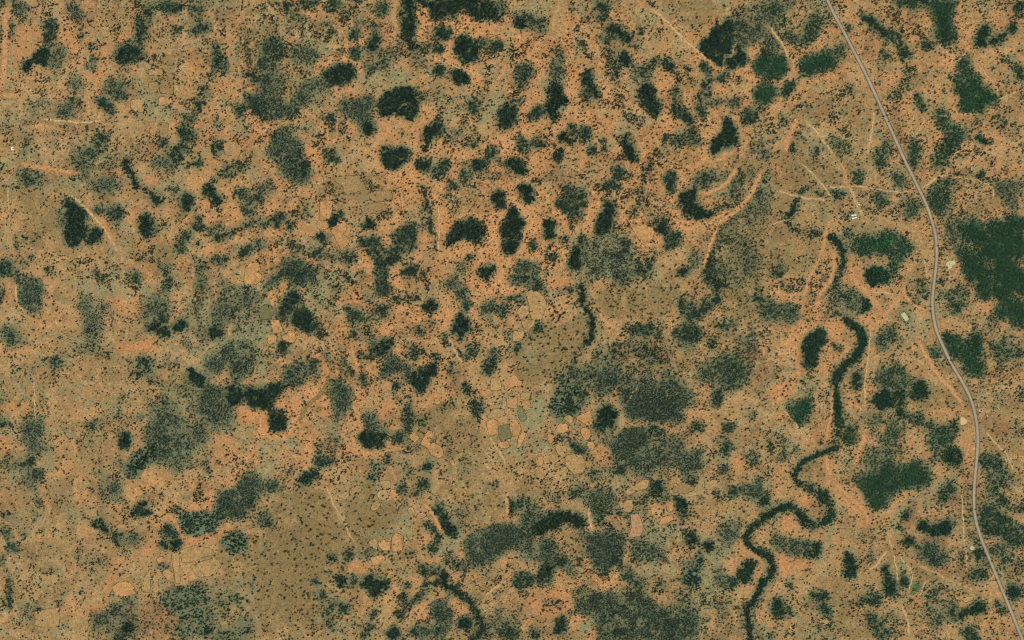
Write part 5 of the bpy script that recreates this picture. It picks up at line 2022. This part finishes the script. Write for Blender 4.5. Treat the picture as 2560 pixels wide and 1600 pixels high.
ng = bpy.data.node_groups.new('spread_plants', 'GeometryNodeTree')
ng.interface.new_socket('Geometry', in_out='INPUT', socket_type='NodeSocketGeometry'); ng.interface.new_socket('Geometry', in_out='OUTPUT', socket_type='NodeSocketGeometry')
gi = ng.nodes.new('NodeGroupInput'); go = ng.nodes.new('NodeGroupOutput'); iop = ng.nodes.new('GeometryNodeInstanceOnPoints')
jn = ng.nodes.new('GeometryNodeJoinGeometry')
for p in reversed(PROTO):
    oi = ng.nodes.new('GeometryNodeObjectInfo'); oi.inputs['Object'].default_value = p
    g2 = ng.nodes.new('GeometryNodeGeometryToInstance'); ng.links.new(oi.outputs['Geometry'], g2.inputs[0]); ng.links.new(g2.outputs[0], jn.inputs[0])
rv = ng.nodes.new('FunctionNodeRandomValue'); rv.data_type = 'INT'; rv.inputs['Min'].default_value = 0; rv.inputs['Max'].default_value = len(PROTO) - 1
for s in rv.inputs:
    if s.name == 'Min' and s.type == 'INT': s.default_value = 0
    if s.name == 'Max' and s.type == 'INT': s.default_value = len(PROTO) - 1
ra = ng.nodes.new('FunctionNodeRandomValue'); ra.data_type = 'FLOAT'
for s in ra.inputs:
    if s.name == 'Max' and s.type == 'VALUE': s.default_value = 6.283
    if s.name == 'Seed': s.default_value = 7
cx = ng.nodes.new('ShaderNodeCombineXYZ'); na = ng.nodes.new('GeometryNodeInputNamedAttribute'); na.data_type = 'FLOAT_VECTOR'; na.inputs['Name'].default_value = 'size'
ng.links.new([s for s in ra.outputs if s.type == 'VALUE'][0], cx.inputs['Z'])
ng.links.new(gi.outputs[0], iop.inputs['Points']); ng.links.new(jn.outputs[0], iop.inputs['Instance']); iop.inputs['Pick Instance'].default_value = True
ng.links.new([s for s in rv.outputs if s.type == 'INT'][0], iop.inputs['Instance Index'])
ng.links.new(cx.outputs[0], iop.inputs['Rotation']); ng.links.new(na.outputs['Attribute'], iop.inputs['Scale'])
ng.links.new(iop.outputs[0], go.inputs[0])

LEAF = dict(h=[(52, 132, 70), (60, 142, 74), (44, 110, 60)], d=[(26, 54, 40), (22, 46, 34), (32, 62, 44), (30, 52, 42)], b=[(40, 62, 50), (32, 52, 42), (56, 74, 60), (46, 62, 52)],
            g=[(36, 84, 52), (42, 94, 56), (32, 70, 50), (50, 84, 62), (44, 66, 52)], k=[(26, 52, 38), (32, 60, 42), (24, 46, 34)], x=[(56, 78, 48), (46, 66, 42), (66, 80, 48), (70, 74, 44)],
            m=[(36, 66, 48), (30, 58, 44), (44, 74, 52), (42, 62, 50)])
LEAF = {k: np.array([alb(*c) for c in v]) for k, v in LEAF.items()}
def pts_object(name, S, rad, kinds, seed):
    """plants at plan points S"""
    q = np.random.default_rng(seed); n = len(S)
    x, y = WX(S[:, 0]), WY(S[:, 1]); z = H(x, y) - 0.05
    me = bpy.data.meshes.new(name); me.vertices.add(n); me.vertices.foreach_set('co', np.stack([x, y, z], -1).astype(np.float32).ravel())
    sz = me.attributes.new('size', 'FLOAT_VECTOR', 'POINT'); sv = np.stack([rad * (0.85 + 0.3 * q.random(n)), rad * (0.85 + 0.3 * q.random(n)), rad * (0.8 + 0.4 * q.random(n))], -1)
    sz.data.foreach_set('vector', sv.astype(np.float32).ravel())
    lc = me.attributes.new('leafcol', 'FLOAT_COLOR', 'POINT'); cols = np.zeros((n, 4), np.float32); cols[:, 3] = 1
    for k in set(kinds):
        s = np.array([kk == k for kk in kinds]) if len(set(kinds)) > 1 else np.ones(n, bool)
        cols[s, :3] = LEAF[k][q.integers(0, len(LEAF[k]), s.sum())] * (0.75 + 0.5 * q.random((s.sum(), 1)))
    tn = samp(nz_mid, S[:, 0], S[:, 1]) * 0.9 + samp(nz_sm, S[:, 0], S[:, 1]) * 1.1
    cols[:, :3] *= (0.55 + 0.5 * tn)[:, None]; cols[:, 0] *= 0.85 + 0.35 * samp(nz_big, S[:, 0], S[:, 1])
    ea = np.clip((S[:, 0] - 1700) / 350, 0, 1)[:, None] * 0.55
    cols[:, :3] = cols[:, :3] * (1 - ea) + ea * (cols[:, :3] * 0.55 + alb(40, 80, 50) * 0.6)
    lc.data.foreach_set('color', cols.ravel())
    me.materials.append(m_leaf_i); me.materials.append(m_bark)
    o = link(bpy.data.objects.new(name, me)); md = o.modifiers.new('plants', 'NODES'); md.node_group = ng
    return o

SP = dict(d=3.1, b=2.6, g=2.6, k=5.0, h=2.6); RAD = dict(d=(1.3, 3.4), b=(0.8, 2.0), g=(1.1, 2.6), k=(1.9, 3.5), h=(1.0, 2.0))
for v in veg:
    sl = v['sl']; s = SP[v['kind']]; lo, hi = RAD[v['kind']]
    if v['kind'] == 'd' and v['q'] <= 7: lo, hi = 1.0, 3.0; s = 2.9
    xa, xb = gx[sl[1]][0], gx[sl[1]][-1]; ya, yb = gy[sl[0]][0], gy[sl[0]][-1]
    cx_, cy_ = np.meshgrid(np.arange(xa, xb, s), np.arange(ya, yb, s))
    S = np.c_[cx_.ravel(), cy_.ravel()]; S = S + (rng.random(S.shape) - 0.5) * s * 1.3
    i = np.clip(((S[:, 0] - xa) / CS + .5).astype(int), 0, v['p'].shape[1] - 1); j = np.clip(((S[:, 1] - ya) / CS + .5).astype(int), 0, v['p'].shape[0] - 1)
    S = S[(rng.random(len(S)) < v['p'][j, i]) & (samp(bare, S[:, 0], S[:, 1]) < 0.6)]
    v['S'] = S; v['rad'] = lo + (hi - lo) * rng.random(len(S)) ** 2.2
veg = [v for v in veg if len(v['S']) >= 4]
veg.sort(key=lambda v: -np.sum(v['rad'] ** 2))

NOUN = dict(d='thicket', g='thicket', b='scrub patch', k='grove of spaced trees', h='marsh thicket'); TONE = dict(d='dark green', g='fresh green', b='grey-brown', k='speckled dark', h='bright green')
SOILN = dict(o='on orange soil', t='on tan soil', v='on grey-green grassland', y='on olive-brown ground', b='on tan soil')
def soil_at(c, rad):
    a = np.arange(12) * math.pi / 6; cs = samp(col, c[0] + np.cos(a) * rad, c[1] + np.sin(a) * rad)
    m = np.median(cs, 0); m = m / m.sum()
    return min(SOILN, key=lambda k: np.sum((PAL[k] / PAL[k].sum() - m) ** 2))
HAND = [((2480, 660), 'huge fresh green wood spreading east of the silty pond'), ((1000, 255), 'large black-green wood with a notched lower edge amid orange scrub'),
        ((185, 545), 'tall dark wedge-shaped wood with a pointed lower tip on olive ground'), ((100, 145), 'black hook-shaped thicket bent around a tan clearing'),
        ((1800, 110), 'large dark green wood touching a sandy diagonal path'), ((2215, 610), 'fresh green marsh thicket west of the road with bright grassy core'),
        ((2130, 880), 'long winding dark tree belt along the eastern dry stream'), ((1850, 1400), 'sinuous dark tree belt looping along the southern dry stream'),
        ((1910, 233), 'round fresh green thicket like a disc'), ((970, 610), 'large dark Y-shaped thicket amid orange scrub'), ((1420, 1310), 'dark arched boomerang-shaped thicket split by a footpath'),
        ((1050, 955), 'black-green wood with an upper spur, beside cleared plots'), ((2205, 690), 'round dark green marsh thicket with bright corner'), ((1590, 1000), 'large charcoal-grey scrub wood beside a pale sandy wash')]
rest = []; used = set()
for n_, v in enumerate(veg):
    if n_ >= 270: rest.append(v); continue
    o = pts_object('tree_belt' if v['w'] else 'thicket' if v['kind'] != 'k' else 'tree_grove', v['S'], v['rad'], ['m' if v['kind'] == 'd' and v['q'] <= 7 else v['kind']], 2000 + n_)
    c = v['S'].mean(0); lab = None
    for hi_, (hc, hl) in enumerate(HAND):
        if hi_ not in used and n_ < 120 and math.hypot(c[0] - hc[0], c[1] - hc[1]) < 45: lab = hl; used.add(hi_); break
    if not lab:
        sw = shape_words(v['P'], v['w']); rad = math.sqrt(area_of(v['P']) / math.pi) + 14 if not v['w'] else 25
        dn = ['sparse', 'open', 'dense', 'very dense'][0 if v['q'] <= 4 else 1 if v['q'] <= 6 else 2 if v['q'] <= 8 else 3]
        lab = ' '.join(filter(None, [dn, sw, TONE[v['kind']], 'tree belt' if v['w'] else NOUN[v['kind']], SOILN[soil_at(c, rad)], where(c)]))
    tag(o, lab, 'tree belt' if v['w'] else 'grove' if v['kind'] == 'k' else 'thicket', 'thickets: ' + lab, 'stuff')

# the scattered bushes of the open ground
s = 3.4
cx_, cy_ = np.meshgrid(np.arange(X0, X0 + NX * CS, s), np.arange(Y0, Y0 + NY * CS, s))
S = np.c_[cx_.ravel(), cy_.ravel()]; S = S + (rng.random(S.shape) - 0.5) * s * 1.4
streak = fbm(26, 4, 900, 0.75)
base = 0.11 + 0.34 * scrub + np.clip((streak - 0.535) * 8, 0, 0.8) * np.clip(0.4 + scrub, 0, 1) + 0.16 * org
base = base + scrubP * np.clip(0.3 + (nz_gr - 0.46) * 3.5, 0, 0.7)
base = np.clip(base * (1 - 0.45 * chan), 0.03, 0.92)
base *= np.where(GX < 700, np.where(GY > 600, 0.75, 0.9), 1.0)
sw_plain = np.clip(ell(760, 1400, 330, 260) + ell(1380, 850, 160, 180) + ell(1650, 730, 160, 100), 0, 1)
base = base * (1 - sw_plain * 0.8) + 0.2 * sw_plain * 0.8
outm = (GX < -10) | (GX > 2570) | (GY < -10) | (GY > 1610)
base = np.where(outm, base + np.clip((fbm(60, 2, 800) - 0.58) * 6, 0, 0.8), base)
base *= (1 - bare) * (1 - thin)
S = S[rng.random(len(S)) < samp(base, S[:, 0], S[:, 1])]
S = S[samp(bare, S[:, 0], S[:, 1]) < 0.95]
rad = 0.55 + 2.1 * rng.random(len(S)) ** 2.4
rad *= 1 + 0.35 * samp(sw_plain, S[:, 0], S[:, 1])
mc = np.clip((fbm(30, 3, 950, 0.6) - 0.60) * 14, 0, 1) * np.clip(0.35 + org, 0, 1) * (1 - np.clip(chan * 0.8, 0, 1)) * (1 - bare) * (1 - thin) * (1 - sw_plain)
cx_, cy_ = np.meshgrid(np.arange(X0, X0 + NX * CS, 3.0), np.arange(Y0, Y0 + NY * CS, 3.0))
SM = np.c_[cx_.ravel(), cy_.ravel()]; SM = SM + (rng.random(SM.shape) - 0.5) * 4
SM = SM[rng.random(len(SM)) < samp(mc, SM[:, 0], SM[:, 1]) * 0.8]
radm = 1.0 + 1.8 * rng.random(len(SM)) ** 2.0
RS = np.concatenate([S, SM] + [v['S'] for v in rest]); RR = np.concatenate([rad, radm] + [v['rad'] for v in rest])
RK = ['x'] * len(S) + ['m'] * len(SM) + ['m' if v['kind'] == 'd' else v['kind'] for v in rest for _ in range(len(v['S']))]
o = pts_object('bushes', RS, RR, RK, 77)
tag(o, 'countless small dark bushes dotted over the open savanna', 'bushes', None, 'stuff')

# 300 larger lone trees, each a thing of its own
HANDT = [(1692, 635), (1698, 635), (1707, 662), (1658, 664), (712, 1106), (2160, 655), (2171, 656), (1393, 988), (1420, 1030), (1340, 1021), (2148, 1003), (2424, 700), (2386, 700), (1097, 1531), (270, 505), (126, 595), (150, 1250), (1095, 1131), (300, 870)]
cand = rng.random((9000, 2)) * (2540, 1580) + 10
okc = (samp(dens_all, cand[:, 0], cand[:, 1]) < 0.08) & (samp(bare, cand[:, 0], cand[:, 1]) < 0.05)
cand = [tuple(p) for p in HANDT] + [tuple(p) for p in cand[okc]]
picked = []
for p in cand:
    if all((p[0] - a[0]) ** 2 + (p[1] - a[1]) ** 2 > 26 ** 2 for a in picked): picked.append(p)
    if len(picked) == 300: break
CM = [crown_mesh('crown', 500 + i, 22, m_leaf, 60) for i in range(5)]; TM = [trunk_mesh('trunk', 600 + i, 5) for i in range(5)]
for i, p in enumerate(picked):
    x, y = WX(p[0]), WY(p[1]); q = random.Random(i)
    o = bpy.data.objects.new('lone_tree', None); link(o, None, (x, y, float(H(x, y)))); o.rotation_euler = (0, 0, q.random() * 6.28)
    sc = 2.1 + 1.0 * q.random() ** 2; o.scale = (sc, sc, sc * 1.15)
    link(bpy.data.objects.new('crown', CM[i % 5]), o); link(bpy.data.objects.new('trunk', TM[i % 5]), o)
    sl_ = SOILN[soil_at(np.array(p), 14)]; w_ = near(np.array(p))
    tag(o, ' '.join(filter(None, ['lone %s tree' % ('broad-crowned' if sc > 2.45 else 'small-crowned'), sl_, w_])), 'tree', 'lone %s trees ' % ('broad' if sc > 2.45 else 'small') + ' '.join(filter(None, [sl_, w_])))

# ---------------------------------------------------------------- houses
def box(V, F, x0, x1, y0, y1, z0, z1):
    b = len(V); V += [(x0, y0, z0), (x1, y0, z0), (x1, y1, z0), (x0, y1, z0), (x0, y0, z1), (x1, y0, z1), (x1, y1, z1), (x0, y1, z1)]
    F += [tuple(b + i for i in f) for f in ((3, 2, 1, 0), (4, 5, 6, 7), (0, 1, 5, 4), (1, 2, 6, 5), (2, 3, 7, 6), (3, 0, 4, 7))]
def one_box(name, mat, parent, *a):
    V, F = [], []; box(V, F, *a); return mesh_obj(name, V, F, mat, parent)
def gable(parent, x0, x1, y0, y1, h, rise, along_x=True, ov=0.3):
    """walls with gable ends, two roof panels, ridge cap"""
    V, F = [], []; ym = (y0 + y1) / 2
    if along_x: T = lambda a, b_, z: (a, b_, z)
    else:
        x0, x1, y0, y1 = y0, y1, x0, x1; ym = (y0 + y1) / 2; T = lambda a, b_, z: (b_, a, z)
    P = [(x0, y0, -.3), (x1, y0, -.3), (x1, y1, -.3), (x0, y1, -.3), (x0, y0, h), (x1, y0, h), (x1, y1, h), (x0, y1, h), (x0, ym, h + rise), (x1, ym, h + rise)]
    V = [T(*p) for p in P]; F = [(0, 1, 5, 4), (2, 3, 7, 6), (1, 2, 6, 9, 5), (3, 0, 4, 8, 7), (3, 2, 1, 0)]
    mesh_obj('wall', V, F, m_wall, parent)
    sl = rise / (ym - y0)
    for s in (-1, 1):
        ye = (y0 - ov) if s < 0 else (y1 + ov); ze = h + rise - sl * abs(ye - ym)
        n = 10; V = []; F = []
        for k in range(n + 1):                                # shallow corrugation across the sheet
            xx = x0 - ov + (x1 - x0 + 2 * ov) * k / n; dz = 0.03 * (k % 2)
            V += [T(xx, ym, h + rise + .05 + dz), T(xx, ye, ze + .05 + dz), T(xx, ym, h + rise + .01 + dz), T(xx, ye, ze + .01 + dz)]
        for k in range(n):
            a, b_ = k * 4, k * 4 + 4; F += [(a, a + 1, b_ + 1, b_), (a + 2, b_ + 2, b_ + 3, a + 3), (a + 1, a + 3, b_ + 3, b_ + 1)]
        mesh_obj('roof_panel', V, F, m_white, parent)
    V = [T(x0 - ov, ym - .14, h + rise + .04), T(x0 - ov, ym, h + rise + .13), T(x0 - ov, ym + .14, h + rise + .04), T(x1 + ov, ym - .14, h + rise + .04), T(x1 + ov, ym, h + rise + .13), T(x1 + ov, ym + .14, h + rise + .04)]
    mesh_obj('ridge_cap', V, [(0, 1, 4, 3), (1, 2, 5, 4)], m_white, parent)
def house(sx, sy, L, W, rz, label):
    e = empty('house', WX(sx), WY(sy), R(rz))
    gable(e, -L / 2, L / 2, -W / 2, W / 2, 2.4, 0.45)
    one_box('door', m_door, e, -.45, .45, -W / 2 - .04, -W / 2 + .02, 0, 2.0)
    for s in (-1, 1):
        w = one_box('window', m_wall, e, s * L * .32 - .45, s * L * .32 + .45, -W / 2 - .05, -W / 2 + .02, .9, 1.9)
        one_box('pane', m_pane, w, s * L * .32 - .36, s * L * .32 + .36, -W / 2 - .07, -W / 2 - .052, 1.0, 1.8)
    tag(e, label, 'house', 'white-roofed houses')
house(2131.6, 539.0, 5.8, 2.4, 10, 'white-roofed longer house of the upper pair beside the orange track')
house(2138.0, 537.9, 4.4, 2.2, 10, 'white-roofed shorter house of the upper pair beside the orange track')
house(2132.9, 546.0, 5.8, 2.4, 11, 'white-roofed longer house of the lower pair beside the orange track')
house(2139.3, 544.4, 4.2, 2.2, 12, 'white-roofed shorter house of the lower pair beside the orange track')
house(2147.2, 511.6, 2.6, 1.8, 10, 'tiny pale-roofed hut alone beside an old lane')
e = empty('house', WX(30.6), WY(371.8), R(8))
gable(e, -3.3, -1.3, -3.4, 3.4, 2.6, 0.5, along_x=False)
gable(e, -1.25, 3.2, 1.2, 3.2, 2.5, 0.45); gable(e, -1.25, 3.4, -3.2, -1.2, 2.5, 0.45)
one_box('door', m_door, e, -1.32, -1.2, -.45, .45, 0, 2.0)
for yy in (1.2, -1.2):
    for xx in (0.2, 2.0):
        s = -1 if yy > 0 else 1
        w = one_box('window', m_wall, e, xx - .4, xx + .4, *sorted((yy, yy + s * .06)), .9, 1.8)
        one_box('pane', m_pane, w, xx - .32, xx + .32, *sorted((yy + s * .062, yy + s * .09)), 1.0, 1.7)
tag(e, 'lone white-roofed U-shaped house with two short wings', 'house', 'white-roofed houses')

def hut(sx, sy, r, label):
    e = empty('round_hut', WX(sx), WY(sy), random.Random(int(sx)).random() * 6); n = 14
    V = [(math.cos(k * 2 * math.pi / n) * r, math.sin(k * 2 * math.pi / n) * r, z) for z in (-.2, 1.7) for k in range(n)]
    mesh_obj('wall', V, [(k, (k + 1) % n, n + (k + 1) % n, n + k) for k in range(n)], m_mud, e)
    q = random.Random(int(sy)); V = [(0, 0, 3.0)]; n = 20
    for rr, z in ((.55, 2.45), (1.15, 1.75), (1.32, 1.5)):
        for k in range(n):
            j = rr * r * (1 + .07 * (q.random() - .5)); V.append((math.cos(k * 2 * math.pi / n) * j, math.sin(k * 2 * math.pi / n) * j, z + .08 * q.random()))
    F = [(0, 1 + k, 1 + (k + 1) % n) for k in range(n)] + [(1 + a * n + k, 1 + (a + 1) * n + k, 1 + (a + 1) * n + (k + 1) % n, 1 + a * n + (k + 1) % n) for a in (0, 1) for k in range(n)]
    mesh_obj('thatched_roof', V, F, m_thatch, e)
    one_box('door', m_door, e, r - .12, r + .05, -.35, .35, 0, 1.45)
    tag(e, label, 'hut', 'round thatched huts')
for sx, sy, r in [(2438, 1012, 1.5), (2446, 1013.5, 1.6), (2469, 1013, 1.4), (2466, 1031, 1.7), (2467.5, 1040, 1.6), (2463, 1045.5, 1.5), (2452, 1046, 1.4)]:
    hut(sx, sy, r, 'small pale thatched round hut of the homestead east of the paved road')
for sx, sy, r in [(2283, 335, 1.5), (2281.5, 341, 1.4)]:
    hut(sx, sy, r, 'small pale thatched round hut of the pair beside a footpath')
P = np.array([(2447, 1024), (2453, 1022.5), (2459, 1025), (2457, 1029), (2450, 1031), (2447, 1029)])
o = flat_poly('yard', chaikin(P), 0.2, m_field, 1); o.color = (*alb(214, 170, 142), 1); tag(o, 'swept pinkish yard among the huts', None, None, 'structure')

# ring pens of bleached brushwood
for i, (u, v_, r) in enumerate([(53, 48, 2.6), (54, 62, 2.3), (4, 44, 2.6), (15, 60, 2.2), (44, 95, 2.4), (33, 91, 2.2), (95, 67, 3.0), (47, 5, 2.3), (100, 57, 3.2), (103, 111, 2.4)]):
    cx0, cy0 = 1920 + u * U, 400 + v_ * U
    P = np.array([(cx0 + math.cos(a) * r * (0.8 + .4 * rng.random()), cy0 + math.sin(a) * r) for a in np.arange(18) * math.pi / 9])
    V, F = hedge(P, 0.42, 4000 + i, 0.1)
    o = mesh_obj('livestock_pen', V, F, m_pen); tag(o, ' '.join(filter(None, ['small ring pen of bleached brushwood', near(np.array((cx0, cy0)))])), 'pen', 'brushwood ring pens')
print('PLANTS', len(RS), sum(len(v['S']) for v in veg), len(veg))
